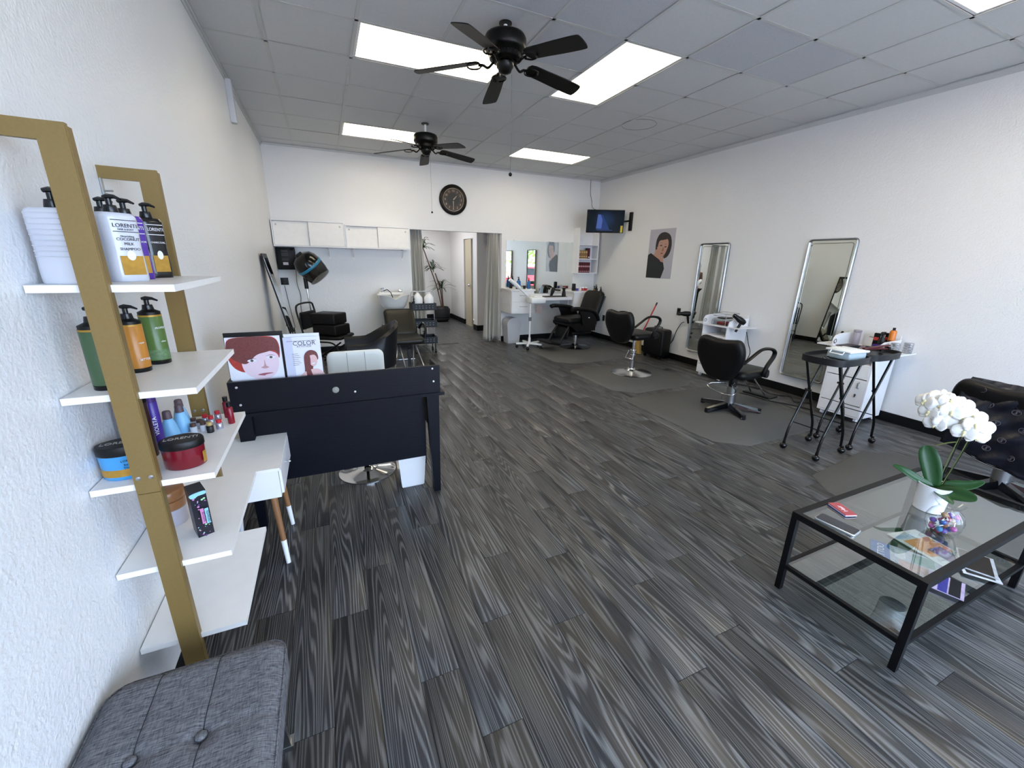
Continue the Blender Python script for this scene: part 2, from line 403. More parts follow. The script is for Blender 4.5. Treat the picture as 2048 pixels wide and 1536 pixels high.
while x < XW:   # behind the camera and in the hall the boards are joined
    far.box((x+.001, YF, -.004), (x+pw-.001, -.61, 0)); y = YB+.02+rnd.uniform(-.3, .1)
    while y < 12.4:
        far.box((x+.001, max(y, YB+.001), -.004), (x+pw-.001, y+pl-.002, 0)); y += pl
    x += pw
o = far.build('far_planks', PLANK, fl, kind='stuff')
# --- walls
struct('wall_left', MB().box((-.12, YF-.1, 0), (0, YB+.12, 3.3)), WALL)
struct('wall_right', MB().box((XW, YF-.1, 0), (XW+.12, YB+.12, 3.3)), WALL)
OX0, OX1, OZ = 2.06, 3.772, 2.04
wb = MB().box((-.12, YB, 0), (OX0, YB+.12, 3.3)).box((OX1, YB, 0), (XW+.12, YB+.12, 3.3)).box((OX0, YB, OZ), (OX1, YB+.12, 3.3))
struct('wall_back', wb, WALL)
# storefront behind the camera: glazing and door
wf = MB().box((-.12, YF-.1, 0), (.2, YF, 3.3)).box((4.4, YF-.1, 0), (4.55, YF, 3.3)).box((5.7, YF-.1, 0), (XW+.12, YF, 3.3)).box((.2, YF-.1, 0), (4.4, YF, .3)).box((.2, YF-.1, 2.65), (5.7, YF, 3.3))
struct('wall_front', wf, WALL)
ALU = mat('storefront_aluminium', '#3a3c40', .4, .8)
wn = struct('window_1', MB().box((.2, YF-.06, .3), (4.4, YF-.02, .35)).box((.2, YF-.06, 2.6), (4.4, YF-.02, 2.65)), ALU)
for x in (.2, 1.6, 3.0, 4.35): MB().box((x, YF-.07, .35), (x+.05, YF-.01, 2.6)).build('mullion', ALU, wn)
for x in (.25, 1.65, 3.05): MB().box((x, YF-.045, .35), (x+1.35 if x < 3 else 4.35, YF-.039, 2.6)).build('pane', WGLASS, wn)
dr = struct('door_1', MB().box((4.55, YF-.07, 0), (4.62, YF-.01, 2.65)).box((5.63, YF-.07, 0), (5.7, YF-.01, 2.65)).box((4.62, YF-.07, 2.2), (5.63, YF-.01, 2.27)), ALU)
MB().box((4.63, YF-.045, .02), (5.62, YF-.037, 2.19)).build('door_glass', WGLASS, dr)
# hall behind the opening
HR = 3.79
struct('wall_hall_left', MB().box((1.2, YB+.12, 0), (1.3, 11.3, 2.6)), HALLW)
struct('wall_hall_end', MB().box((1.2, 11.15, 0), (4.2, 11.25, 2.6)), HALLW)
struct('wall_hall_right', MB().box((HR, 9.95, 0), (HR+.12, 11.15, 2.6)).box((HR-.05, 8.84, 0), (HR+.1, 9.08, 2.6)).box((HR, 9.08, 2.03), (HR+.12, 9.95, 2.6)), HALLW)
struct('wall_hall_side', MB().box((4.3, YB+.12, 0), (4.4, 11.2, 2.6)).box((HR+.12, 9.3, 0), (4.3, 9.4, 2.6)), HALLW)
struct('ceiling_hall', MB().box((1.2, YB+.12, 2.6), (4.4, 11.3, 2.7)), HALLW)
MB().box((2.3, 9.0, 2.56), (2.9, 10.2, 2.6)).build('ceiling_light', mat('hall_fill_glow', '#f4f2ee', .5, emit=1.2), label='added unseen light panel in the hallway behind the doorway', cat='ceiling light')  # glowing panel added out of view to brighten the hall
d2 = struct('door_2', MB().box((HR+.02, 9.45, 0), (HR+.06, 9.9, 2.02)), mat('hall_door_paint', '#b5ab93', .4))
MB().sphere((HR-.02, 9.5, .98), .03).cyl((HR-.02, 9.5, .98), (HR+.02, 9.5, .98), .012).build('door_knob', CHROME, d2)
bb = [('baseboard_left', MB().box((0, YF, 0), (.012, YB, .1))), ('baseboard_right', MB().box((XW-.012, YF, 0), (XW, YB, .1))),
      ('baseboard_back', MB().box((0, YB-.012, 0), (OX0, YB, .1)).box((OX1, YB-.012, 0), (XW, YB, .1))),
      ('baseboard_hall', MB().box((1.3, 11.138, 0), (HR, 11.15, .12)).box((HR-.012, 9.94, 0), (HR, 11.15, .12)).box((HR-.062, 8.83, 0), (HR-.05, 9.09, .12)).box((HR-.062, 8.828, 0), (HR+.1, 8.84, .12)).box((HR, 9.938, 0), (HR+.1, 9.95, .12)))]
for n_, b_ in bb: struct(n_, b_, BASEB)
# --- ceiling
TX = [-.1893+.6096*i for i in range(11)]; TY = [4.1877+.6096*j for j in range(-11, 6)]
xs = [0]+TX[1:10]+[XW]; ys = [YF]+[y for y in TY if y > YF+.05]+[YB]
ce = struct('ceiling', MB().box((-.1, YF-.1, 3.24), (XW+.1, YB+.12, 3.3)), mat('ceiling_void', '#3a3b3c', .9))
lights = [(2, 4, -1, 0, 'long ceiling light panel nearest the left wall, beside the front fan'),
          (5, 6, -2, 0, 'ceiling light panel running lengthwise, right of the front fan'),
          (2, 4, 3, 4, 'long ceiling light panel behind the rear fan, nearest the left wall'),
          (6, 8, 3, 4, 'small looking ceiling light panel farthest back, near the back right corner'),
          (6, 8, -6, -4, 'ceiling light panel cut by the top right edge of the photo')]
def X(i): return -.1893+.6096*i
def Y(j): return 4.1877+.6096*j
def inlight(x, y):
    return any(X(a) < x < X(b) and Y(c) < y < Y(d) for a, b, c, d, _ in lights)
tm = {}
rough = [(6.5, -2.5), (7.5, -2.5), (4.5, -1.5), (4.5, -2.5), (3.5, -2.5)]
for a in range(len(xs)-1):
    for b in range(len(ys)-1):
        x0, x1, y0, y1 = xs[a], xs[a+1], ys[b], ys[b+1]; cx, cy = (x0+x1)/2, (y0+y1)/2
        if inlight(cx, cy): continue
        rg = any(abs(cx-X(p)) < .1 and abs(cy-Y(q)) < .1 for p, q in rough)
        k = (round(x1-x0, 3), round(y1-y0, 3), rg)
        if k not in tm:
            w_, l_ = (x1-x0)/2-.004, (y1-y0)/2-.004; mb = MB(); e = .006
            mb.add([(-w_,-l_,0),(w_,-l_,0),(w_,l_,0),(-w_,l_,0),(-w_,-l_,.016),(w_,-l_,.016),(w_,l_,.016),(-w_,l_,.016)],
                   [(0,3,2,1),(4,5,6,7),(0,1,5,4),(1,2,6,5),(2,3,7,6),(3,0,4,7)])
            tm[k] = mb.mesh('ceiling_tile', TILE_ROUGH if rg else TILE)
        o = bpy.data.objects.new('ceiling_tile', tm[k]); COL.objects.link(o); o.parent = ce
        o.location = (cx, cy, H+.001+rnd.uniform(0, .0035)); o.rotation_euler = (rnd.uniform(-.003, .003), rnd.uniform(-.003, .003), 0)
for x in xs[1:-1]:
    mb = MB()
    for b in range(len(ys)-1):
        if not inlight(x, (ys[b]+ys[b+1])/2): mb.box((x-.012, ys[b]-.012, H-.002), (x+.012, ys[b+1]+.012, H+.001))
    mb.build('main_tee', TEE, ce)
for y in ys[1:-1]:
    mb = MB()
    for a in range(len(xs)-1):
        if not inlight((xs[a]+xs[a+1])/2, y): mb.box((xs[a]+.012, y-.012, H-.001), (xs[a+1]-.012, y+.012, H+.0005))
    mb.build('cross_tee', TEE, ce)
for sx_, sy_, sr in ((1.36, 2.55, .16), (4.25, 4.45, .2), (1.28, 2.1, .12)):
    MB().tube([(sx_+sr*math.cos(2*PI*i/40), sy_+sr*math.sin(2*PI*i/40), H+.0005) for i in range(40)], .002, 4, True).build('patch_ring', mat('patch_grey', '#7d8084', .8), ce)
struct('trim_1', MB().box((0, YF, H-.022), (.02, YB, H-.002)).box((0, YF, H-.05), (.006, YB, H-.022)), TEE)
struct('trim_2', MB().box((XW-.02, YF, H-.004), (XW, YB, H)).box((XW-.004, YF, H-.05), (XW, YB, H-.004)), mat('wall_angle', '#c9cbcc', .5))
struct('trim_3', MB().box((0, YB-.02, H-.004), (XW, YB, H)).box((0, YB-.004, H-.03), (XW, YB, H-.004)), MATS['wall_angle'])
for a, b, c, d, lb in lights:
    x0, x1, y0, y1 = X(a)+.013, X(b)-.013, Y(c)+.013, Y(d)-.013; cx, cy = (x0+x1)/2, (y0+y1)/2; w_, l_ = (x1-x0)/2, (y1-y0)/2
    t = thing('ceiling_light', lb, 'ceiling light', (cx, cy, H), 0, 'light panels in the ceiling')
    MB().box((-w_, -l_, .004), (w_, -l_+.02, .05)).box((-w_, l_-.02, .004), (w_, l_, .05)).box((-w_, -l_+.02, .004), (-w_+.02, l_-.02, .05)).box((w_-.02, -l_+.02, .004), (w_, l_-.02, .05)).box((-w_, -l_, .05), (w_, l_, .07)).build('frame', WHITE, t)
    MB().box((-w_+.02, -l_+.02, .01), (w_-.02, l_-.02, .014)).build('diffuser', LAMP, t)

# ================================================================= CEILING FANS
FANM = mat('oil_rubbed_black', '#0a0908', .35, .3)
BLADE = mat('fan_blade_wood', (.0016, .0013, .0012), .45, noise=(20, .3))
def make_fan(label, loc, a0, chainlen, ball, drop=0):
    t = thing('ceiling_fan', label, 'ceiling fan', loc, 0, 'black five-blade ceiling fans')
    MB().cyl((0, 0, -.09-drop), (0, 0, .0), .013).build('down_rod', WHITE_P, t)
    MB().lathe([(.045, 0), (.045, -.008), (.0, -.012)], n=16).build('ceiling_hole_cover', BLACK_P, t)
    z = -.195-drop
    MB().lathe([(.03, z+.135), (.10, z+.13), (.136, z+.118), (.146, z+.1), (.146, z+.045), (.138, z+.03), (.11, z+.012), (.11, z-.02), (.085, z-.035), (.05, z-.04)], n=32).build('motor_housing', FANM, t)
    vents = MB()
    for i in range(30):
        th = 2*PI*i/30; c, s = math.cos(th), math.sin(th)
        vents.tube([(.126*c, .126*s, z+.014), (.104*c, .104*s, z-.002), (.112*c, .112*s, z-.018)], .0022, 4)
    vents.build('vent_ribs', BLACK_P, t)
    MB().lathe([(.05, z-.03), (.062, z-.04), (.06, z-.065), (.05, z-.075), (.043, z-.095), (.02, z-.105), (.0, z-.107)], n=24).build('switch_housing', FANM, t)
    zb = z-.088
    for i in range(5):
        M = Matrix.Rotation(a0+2*PI*i/5, 4, 'Z')
        mb = MB(); 
        mb.tube([M @ Vector(p) for p in smooth([(.08, 0, z-.03), (.12, 0, z-.065), (.155, 0, z-.05), (.19, .0, zb+.04)], 4, False)], .009, 6)
        for sgn in (-1, 1):
            mb.tube([M @ Vector(p) for p in smooth([(.17, .012*sgn, zb+.038), (.2, .05*sgn, zb+.036), (.25, .045*sgn, zb+.034), (.27, .01*sgn, zb+.032)], 4, False)], .006, 6)
        br = mb.build('blade_bracket', FANM, t)
        P = smooth([(.2, -.045), (.2, .045), (.34, .058), (.52, .064), (.625, .062), (.645, .045), (.65, 0), (.645, -.045), (.625, -.062), (.52, -.064), (.34, -.058)], 3)
        tilt = Matrix.Rotation(math.radians(-12), 4, 'X')
        MB().prism([M @ (Matrix.Translation((0, 0, zb+.05-.11*(x-.2))) @ tilt @ Vector((x, y, 0))) for x, y in P], (0, 0, .006)).build('blade', BLADE, t)
    MB().cyl((.04, -.03, z-.11), (.04, -.03, -chainlen), .0012, n=5).build('pull_chain', GREYCABLE, t)
    MB().sphere((.04, -.03, -chainlen-ball), ball, 10, 8).build('chain_ball', BLACK_G, t)
    return t
make_fan('black ceiling fan nearest the camera, front of the two', (1.963, 3.137, 3.118), math.radians(7), .93, .014)
make_fan('black ceiling fan farther back, over the wall clock', (1.946, 5.569, 3.118), math.radians(8), .98, .012, .045)

# ================================================================= LADDER SHELF AND BENCH
def ladder_shelf():
    t = thing('ladder_shelf', 'gold-framed shelf unit with five white boards against the left wall', 'shelf unit', (0, 1.35, 0))
    for y, nm in ((0, 0), (.57, 1)):
        d = .014
        MB().box((.106, y-d, 0), (.158, y, .905)).box((.106, y-d, .9065), (.158, y, 1.826)).build('post', GOLD, t)
        MB().prism([(.0, y-d, 1.79), (.106, y-d, 1.787), (.106, y-d, 1.826), (.0, y-d, 1.828)], (0, d, 0)).build('top_arm', GOLD, t)
        MB().box((.158, y-d+.002, 0), (.160, y+.012, 1.82)).build('post_flange', GOLD, t)
        for x in (.118, .146):
            MB().lathe([(.006, 0), (.006, .002), (.003, .003)], n=10, M=Matrix.Translation((x, y-d, .955)) @ Matrix.Rotation(PI/2, 4, 'X')).build('screw', STEEL, t)
    MB().box((.002, .555, 1.735), (.006, .57, 1.79)).cyl((.0, .56, 1.75), (.03, .56, 1.752), .003).build('wall_bracket', STEEL, t)
    for z in (1.477, 1.197, .932, .655, .372):
        MB().box((.004, .001, z-.018), (.287, .552, z)).build('shelf', WHITE_W, t)
    return t
ladder_shelf()
PUMP = mat('pump_black', '#101215', .25)
def pump(t, x, y, z, s=1., ang=0):
    """pump head on top of a bottle, spout direction ang"""
    c, sn = math.cos(ang), math.sin(ang)
    def P(a, b, h): return (x+a*c*s-b*sn*s, y+a*sn*s+b*c*s, z+h*s)
    mb = MB().lathe([(.016*s, 0), (.017*s, .003*s), (.014*s, .02*s), (.007*s, .021*s), (.007*s, .036*s), (.0, .037*s)], (x, y, z), 14)
    mb.tube([P(-.012, 0, .04), P(0, 0, .042), P(.018, 0, .041), P(.034, 0, .034)], [.005*s, .007*s, .005*s, .003*s], 6)
    return mb.build('pump', PUMP, t)
LBL_BLK = mat('label_ink', '#15151a', .5); LBL_GOLD = mat('label_gold', '#b58a36', .4, .3, noise=(60, .3)); LBL_BRN = mat('label_brown', '#4a2c20', .5)
LBL_WHT = mat('label_white', '#e9e9ea', .5)
def big_bottle(label, col, x, y, z, w, d, h, rz, ribs=False, words=(), ink=LBL_BLK, wave=True, name='pump_bottle', group=None):
    """flat-sided shampoo bottle, front face toward local +x"""
    t = thing(name, label, 'bottle', (x, y, z), rz, group)
    prof = [(0, .92), (.03, 1), (.25, 1), (.5, .93), (.72, .98), (.9, 1.0), (.96, .97), (1, .82)] if wave else [(0, .95), (.03, 1), (.9, 1), (.97, .95), (1, .7)]
    mb = MB(); n = 0; out = rect(-d/2, d/2, -w/2, w/2, min(w, d)*.3, 3); N = len(out); vs = []; fs = []
    P = smooth([(a, b) for a, b in prof], 3, False)
    for k, (a, s) in enumerate(P):
        for p, q in out: vs.append((p*(1 if .05 < a < .93 else s), q*(.2+.8*s), a*h))
    for j in range(len(P)-1):
        for i in range(N): fs.append((j*N+i, j*N+(i+1) % N, (j+1)*N+(i+1) % N, (j+1)*N+i))
    fs += [tuple(range(N-1, -1, -1)), tuple((len(P)-1)*N+i for i in range(N))]
    mb.add(vs, fs, True)
    if ribs:
        for i in range(9): 
            zz = h*(.93-.07*i); mb.tube([(-d*.36, -w/2-.0003, zz), (0, -w/2-.0012, zz), (d*.36, -w/2-.0003, zz)], .0013, 5)
    mb.build('body', mat('bottle_'+col.strip('#'), col, .22, coat=.3), t)
    pump(t, 0, 0, h, 1.0, PI*.1)
    pr = Print(t, (d/2+.0006, -w*.36, h*.9), (0, w*.72, 0), (0, 0, -h*.82), .0003)
    pr.rect(.02, .0, .98, .012, ink); pr.rect(.02, .2, .98, .212, ink)
    pr.rect(.06, .63, .94, .97, LBL_BRN if ribs else LBL_GOLD)
    pr.ell(.5, .62, .17, .09, LBL_WHT)
    for i, (s_, v, sz) in enumerate(words): pr.text(s_, .5, v, sz, ink, w=.9 if i == 0 else None)
    return t
SZ = 1.477
WORDS = [('LORENTI', .13, .014), ('HAIR & BODY', .18, .006), ('Nourishing', .3, .007), ('COCONUT', .36, .0105), ('MILK', .44, .0105), ('SHAMPOO', .53, .010)]
big_bottle('large ribbed white pump bottle at the near end of the top board', '#cdd0d8', .07, 1.415, SZ, .075, .105, .175, -.35, True, WORDS[:1]+[('CARE', .36, .01)], name='pump_bottle')
big_bottle('large white pump bottle labelled coconut milk shampoo on the top board', '#cfd2db', .135, 1.535, SZ, .085, .082, .18, -.75, False, WORDS)
big_bottle('white pump bottle mostly hidden behind the purple one, top board', '#e4e4ea', .065, 1.68, SZ, .06, .06, .185, -.6, False, WORDS[:1])
big_bottle('purple pump bottle on the top board of the gold shelf', '#54329c', .125, 1.655, SZ, .07, .055, .182, -.75, False, WORDS[:1]+[('MATIZADOR', .38, .008)], LBL_WHT)
big_bottle('black pump bottle at the far end of the top board', '#0d0c10', .14, 1.775, SZ, .07, .055, .185, -.75, False, WORDS[:1]+[('CHARCOAL', .38, .008)], LBL_WHT)
def round_bottle(label, col, x, y, z, r, h, words=(), rz=-.6, pumped=True, capcol=BLACK_P, name='pump_bottle', band=None, group=None, sc=1):
    t = thing(name, label, 'bottle', (x, y, z), rz, group)
    m_ = mat('bottle_'+col.strip('#'), col, .3)
    MB().lathe([(r*.9, .012), (r, .014), (r, h*.97), (r*.9, h)], n=24).build('body', m_, t)
    MB().lathe([(r*.96, 0), (r, .002), (r, .0125), (r*.9, .013)], n=24).build('base_ring', BLACK_G, t)
    MB().lathe([(r*.97, h-.001), (r*.97, h+.008), (r*.6, h+.014), (r*.5, h+.016)], n=24).build('shoulder', capcol, t)
    MB().lathe([(r*1.01, h-.006), (r*1.01, h-.001)], n=24).build('gold_band', LBL_GOLD, t)
    if band: MB().lathe([(r*1.005, h*.1), (r*1.005, h*.3)], n=24, cap=False).build('botanical_band', band, t)
    if pumped: pump(t, 0, 0, h+.012, .95*sc, .4)
    for s_, zz, sz in words: text(s_, sz, LBL_WHT, t, (r+.0012, 0, zz*h), (0, 1, 0), (0, 0, 1))
    return t
S2 = 1.197
BOT = mat('botanical_print', '#5c7a52', .5, noise=(90, .7))
round_bottle('tall dark green pump bottle nearest the post on the second board', '#44603f', .075, 1.43, S2, .032, .165, [('FRONT', .5, .01)])
round_bottle('orange pump bottle with black base on the second board', '#b87a2e', .083, 1.617, S2, .031, .15, [('BETTER', .25, .009), ('repair', .6, .007)])
round_bottle('olive green pump bottle behind the orange one on the second board', '#4f6b33', .105, 1.725, S2, .031, .165, [('PROFEET', .72, .009), ('olive', .45, .008)], band=BOT)
S3 = .932
def jar(label, col, x, y, rx, ry, h, words, z=S3, rz=0):
    t = thing('cream_jar', label, 'jar', (x, y, z), rz)
    MB().lathe([(.86, 0), (.95, .004), (.97, h*.55), (.98, h*.74), (.9, h*.75)], n=32, sx=rx, sy=ry).build('body', mat('jar_'+col.strip('#'), col, .25, coat=.4), t)
    MB().lathe([(1.0, h*.74), (1.01, h*.76), (1.01, h*.95), (.96, h), (.1, h+.0005)], n=32, sx=rx, sy=ry).build('lid', BLACK_P, t)
    text(words[0], .024, mat('lid_ink', '#b8b4ac', .5), t, (0, -.006, h+.001), (1, .12, 0), (-.12, 1, 0), w=rx*1.5)
    return t
jb = jar('wide blue cream jar with black lid near the wall, third board', '#3f9ad6', .062, 1.43, .056, .043, .1, ['LORENTI'])
gb = MB().lathe([(1.0, .012), (1.0, .034)], n=32, sx=.056*.97, sy=.043*.97, cap=False).build('gold_label', LBL_GOLD, jb)
for i_, (w_, z_) in enumerate((('LORENTI', .056), ('bonder', .045), ('Therapy', .035))): text(w_, .009, LBL_BLK, jb, (.025, -.0425+.004, z_), (1, .25, 0), (0, 0, 1))
jr = jar('dark red cream jar with black lid at the front of the third board', '#6d0a1c', .2, 1.437, .055, .043, .088, ['LORENTI'])
MB().prism([(.05, -.02, .01), (.0535, -.004, .01), (.0545, -.004, .045), (.051, -.02, .045)], (.001, 0, 0)).build('gold_label', LBL_GOLD, jr)
def tall_bottle(label, col, x, y, z, rx, ry, h, capm, rz=0, words=None, ink=LBL_WHT):
    t = thing('tall_bottle', label, 'bottle', (x, y, z), rz)
    MB().lathe([(.9, 0), (1, .004), (1, h*.9), (.8, h*.93)], n=20, sx=rx, sy=ry).build('body', mat('bottle_'+col.strip('#'), col, .3), t)
    MB().lathe([(.98, h*.82), (.98, h), (.1, h+.001)], n=20, sx=rx, sy=ry).build('cap', capm, t)
    if words: text(words, .016, ink, t, (rx+.001, 0, h*.45), (0, 0, 1), (0, -1, 0))
    return t
tall_bottle('dark maroon bottle with black cap behind the front post, third board', '#2a0d14', .08, 1.55, S3, .022, .022, .2, BLACK_P)
tall_bottle('black and plum bottle beside the wall on the third board', '#1d1326', .035, 1.57, S3, .022, .022, .19, BLACK_P)
tall_bottle('purple squeeze bottle with white lettering on the third board', '#41288a', .083, 1.625, S3, .018, .018, .175, mat('plum_cap', '#4b2f74', .3), -.9, 'VIOLETA')
def cone_bottle(label, x, y):
    t = thing('cone_bottle', label, 'bottle', (x, y, S3), 0, 'light blue cone bottles')
    MB().lathe([(.024, 0), (.026, .003), (.025, .03), (.018, .06), (.0125, .075)], n=22).build('body', mat('sky_blue_plastic', '#7fb6de', .4), t)
    MB().lathe([(.0135, .0755), (.012, .1), (.010, .103), (.001, .104)], n=18).build('cap', mat('taupe_cap', '#55454a', .5), t)
    return t
cone_bottle('light blue cone bottle standing nearest the purple bottle', .1, 1.685)
cone_bottle('light blue cone bottle in front of its twin, by the small vials', .118, 1.748)
cone_bottle('light blue cone bottle at the back touching the wall side', .1, 1.815)
CLR = mat('cloudy_vial', '#c7ccd3', .2); SIL = mat('silver_vial', '#a9aab5', .25, .6); RED = mat('red_cap', '#b5202e', .35); BRN = mat('brown_cap', '#4c3530', .45); DRED = mat('deep_red_bottle', '#7c1024', .3)
vials = [('vial', .125, 1.745, .034, CLR, BRN, 'small clear vial with brown cap, leftmost of the row'), ('vial', .155, 1.722, .034, CLR, BRN, 'small clear vial with brown cap behind the red jar lid'),
         ('vial', .184, 1.727, .036, CLR, BRN, 'small clear vial with brown cap left of the black vial'), ('vial', .209, 1.702, .04, LBL_BLK, mat('tan_cap', '#b09763', .4), 'small black vial with tan cap and lettering'),
         ('vial', .232, 1.73, .036, SIL, RED, 'small silver vial with bright red cap'), ('vial', .142, 1.785, .034, CLR, BRN, 'small vial with brown cap at the back left of the row'),
         ('vial', .165, 1.762, .034, CLR, BRN, 'small vial with brown cap in the middle of the cluster'), ('vial', .172, 1.81, .036, SIL, RED, 'small vial with red cap at the back left of the cluster'),
         ('vial', .196, 1.785, .036, SIL, RED, 'small vial with red cap just behind the brown-capped ones'), ('vial', .208, 1.832, .038, SIL, RED, 'small vial with red cap nearest the gold post')]
for nm, x, y, h, bm_, cm_, lb in vials:
    t = thing('vial', lb, 'vial', (x, y, S3), 0, 'small product vials on the third board')
    MB().lathe([(.0105, 0), (.0115, .002), (.0115, h*.6), (.008, h*.68)], n=14).build('body', bm_, t)
    MB().lathe([(.009, h*.68), (.009, h), (.001, h+.001)], n=14).build('cap', cm_, t)
for x, y, lb in ((.237, 1.852, 'slim red bottle with black cap behind the silver vial'), (.262, 1.775, 'slim red bottle with black cap at the right edge of the third board')):
    t = thing('slim_bottle', lb, 'bottle', (x, y, S3), 0, 'slim red bottles')
    MB().lathe([(.0105, 0), (.0115, .002), (.0115, .062), (.006, .068)], n=14).build('body', DRED, t)
    MB().lathe([(.0085, .068), (.0085, .086), (.001, .087)], n=14).build('cap', BLACK_P, t)
S4 = .655
TAN = mat('amber_tan_lid', '#9a6a44', .3)
t = thing('wax_jar', 'clear tub under two stacked tan lids on the fourth board', 'jar', (.075, 1.60, S4))
MB().lathe([(.042, 0), (.045, .003), (.046, .06), (.043, .062)], n=28).build('body', mat('frosted_tub', '#b9b7c2', .3), t)
MB().lathe([(.047, .063), (.048, .065), (.048, .092), (.044, .095)], n=28).build('lid', TAN, t)
MB().lathe([(.048, .097), (.05, .1), (.05, .128), (.046, .132), (.001, .132)], n=28).build('upper_lid', TAN, t)
t = thing('product_box', 'black carton with neon paint splashes on the fourth board', 'box', (.185, 1.50, S4), math.radians(24))
NEON = mat('neon_carton', '#14121f', .35)
MB().box((-.022, -.034, 0), (.022, .034, .165)).build('carton', NEON, t)
pr = Print(t, (-.022, -.0342, .165), (.044, 0, 0), (0, 0, -.165), .0003)
nc = [mat('neon_green', '#9fd8a0', .5), mat('neon_pink', '#c77fb0', .5), mat('neon_aqua', '#8fc9d8', .5), mat('neon_violet', '#5a3a7c', .5)]
pr.shape([(.04, .04), (.9, .02), (.96, .09), (.5, .1), (.3, .13), (.06, .12)], nc[2])
rr = random.Random(5)
for i in range(46):
    u, v = rr.uniform(.08, .92), rr.uniform(.14, .97)
    if .38 < v < .72 and u > .3: continue
    r_ = rr.uniform(.015, .06); pr.ell(u, v, r_*1.4, r_*.35, rr.choice(nc), n=7)
pr.rect(.4, .36, .62, .7, nc[1]); pr.rect(.66, .38, .9, .72, nc[2])
text('SO CUTE', .009, LBL_BLK, t, tuple(pr.at(.47, .53, .0155)), tuple(pr.V), tuple(pr.U))
text('SQUEEZED', .009, LBL_BLK, t, tuple(pr.at(.74, .55, .0155)), tuple(pr.V), tuple(pr.U))

# bench
t = thing('upholstered_bench', 'grey woven button-tufted bench against the left wall, lower left corner', 'bench', (.222, .72, 0))
def bench_top():
    nx, ny = 56, 80; x0, x1, y0, y1 = -.205, .207, -.44, .44; vs = []; fs = []
    but = [(-.088, .2), (.045, .2), (-.088, -.2), (.045, -.2)]
    def hgt(x, y):
        ex = max(0, (abs(x)-.165)/.042); ey = max(0, (abs(y)-.4)/.04); z = .462-.022*min(1, ex*ex+ey*ey)
        for bx, by in but:
            z -= .013*math.exp(-((x-bx)**2+(y-by)**2)/.0006)
        for bx in (-.088, .045): z -= .004*math.exp(-((x-bx)/.006)**2)
        for by in (.2, -.2): z -= .004*math.exp(-((y-by+.0)/.009)**2)*(1 if -.09 < x else .6)
        return z
    for j in range(ny+1):
        for i in range(nx+1):
            x = x0+(x1-x0)*i/nx; y = y0+(y1-y0)*j/ny; cr = .05; xx, yy = x, y
            ax, ay = abs(x)-(.207-cr), abs(y)-(.44-cr)
            if ax > 0 and ay > 0:
                d = math.hypot(ax, ay)
                if d > 0:
                    k = min(1, max(ax, ay)/d); xx = math.copysign(.207-cr+ax*k, x); yy = math.copysign(.44-cr+ay*k, y)
            vs.append((xx, yy, hgt(x, y)))
    for j in range(ny):
        for i in range(nx): a = j*(nx+1)+i; fs.append((a, a+1, a+nx+2, a+nx+1))
    ring = [i for i in range(nx+1)]+[j*(nx+1)+nx for j in range(1, ny+1)]+[ny*(nx+1)+i for i in range(nx-1, -1, -1)]+[j*(nx+1) for j in range(ny-1, 0, -1)]
    base = len(vs); K = len(ring)
    for q, r_ in enumerate(ring): vs.append((vs[r_][0]*1.012, vs[r_][1]*1.006, .425))
    for q, r_ in enumerate(ring): vs.append((vs[r_][0], vs[r_][1], .36))
    for q in range(K):
        fs.append((ring[q], ring[(q+1) % K], base+(q+1) % K, base+q)); fs.append((base+q, base+(q+1) % K, base+K+(q+1) % K, base+K+q))
    fs.append(tuple(base+K+q for q in range(K)))
    return MB().add(vs, fs, True)
bench_top().build('seat_cushion', FABRIC, t)
MB().tube([(p[0]*1.004, p[1]*1.002, .441) for p in [Vector(q+(0,)) for q in rect(-.207, .207, -.44, .44, .05, 4)]], .0022, 5, True).build('piping', FABRIC, t)
for bx, by in ((-.088, .2), (.045, .2), (-.088, -.2), (.045, -.2)): MB().sphere((bx, by, .4565), .0125, 16, 8, (1, 1, .45)).build('button', FABRIC, t); MB().tube([(bx+.0125*math.cos(2*PI*i/16), by+.0125*math.sin(2*PI*i/16), .4545) for i in range(16)], .0016, 5, True).build('button_rim', mat('dark_thread', '#2b2d33', .9), t)
SEAM = MATS['dark_thread']
for x in (-.088, .045): MB().tube([(x, -.43+.86*k/60, .4585+.0005-.013*(math.exp(-((-.43+.86*k/60-.2)**2)/.0006)+math.exp(-((-.43+.86*k/60+.2)**2)/.0006))-.022*min(1, max(0, (abs(-.43+.86*k/60)-.4)/.04)**2)) for k in range(61)], .0011, 4).build('seam', SEAM, t)
MB().box((-.18, -.4, .33), (.18, .4, .36)).build('base_frame', BLACK_P, t)
for sx in (-1, 1):
    for sy in (-1, 1):
        MB().prism([(sx*.15, sy*.38, .335), (sx*.11, sy*.38, .335), (sx*.135, sy*.42, 0), (sx*.17, sy*.42, 0)], (0, sy*.02, 0)).box((sx*.06, sy*.415, 0), (sx*.175, sy*.455, .018)).build('leg', STEEL, t)

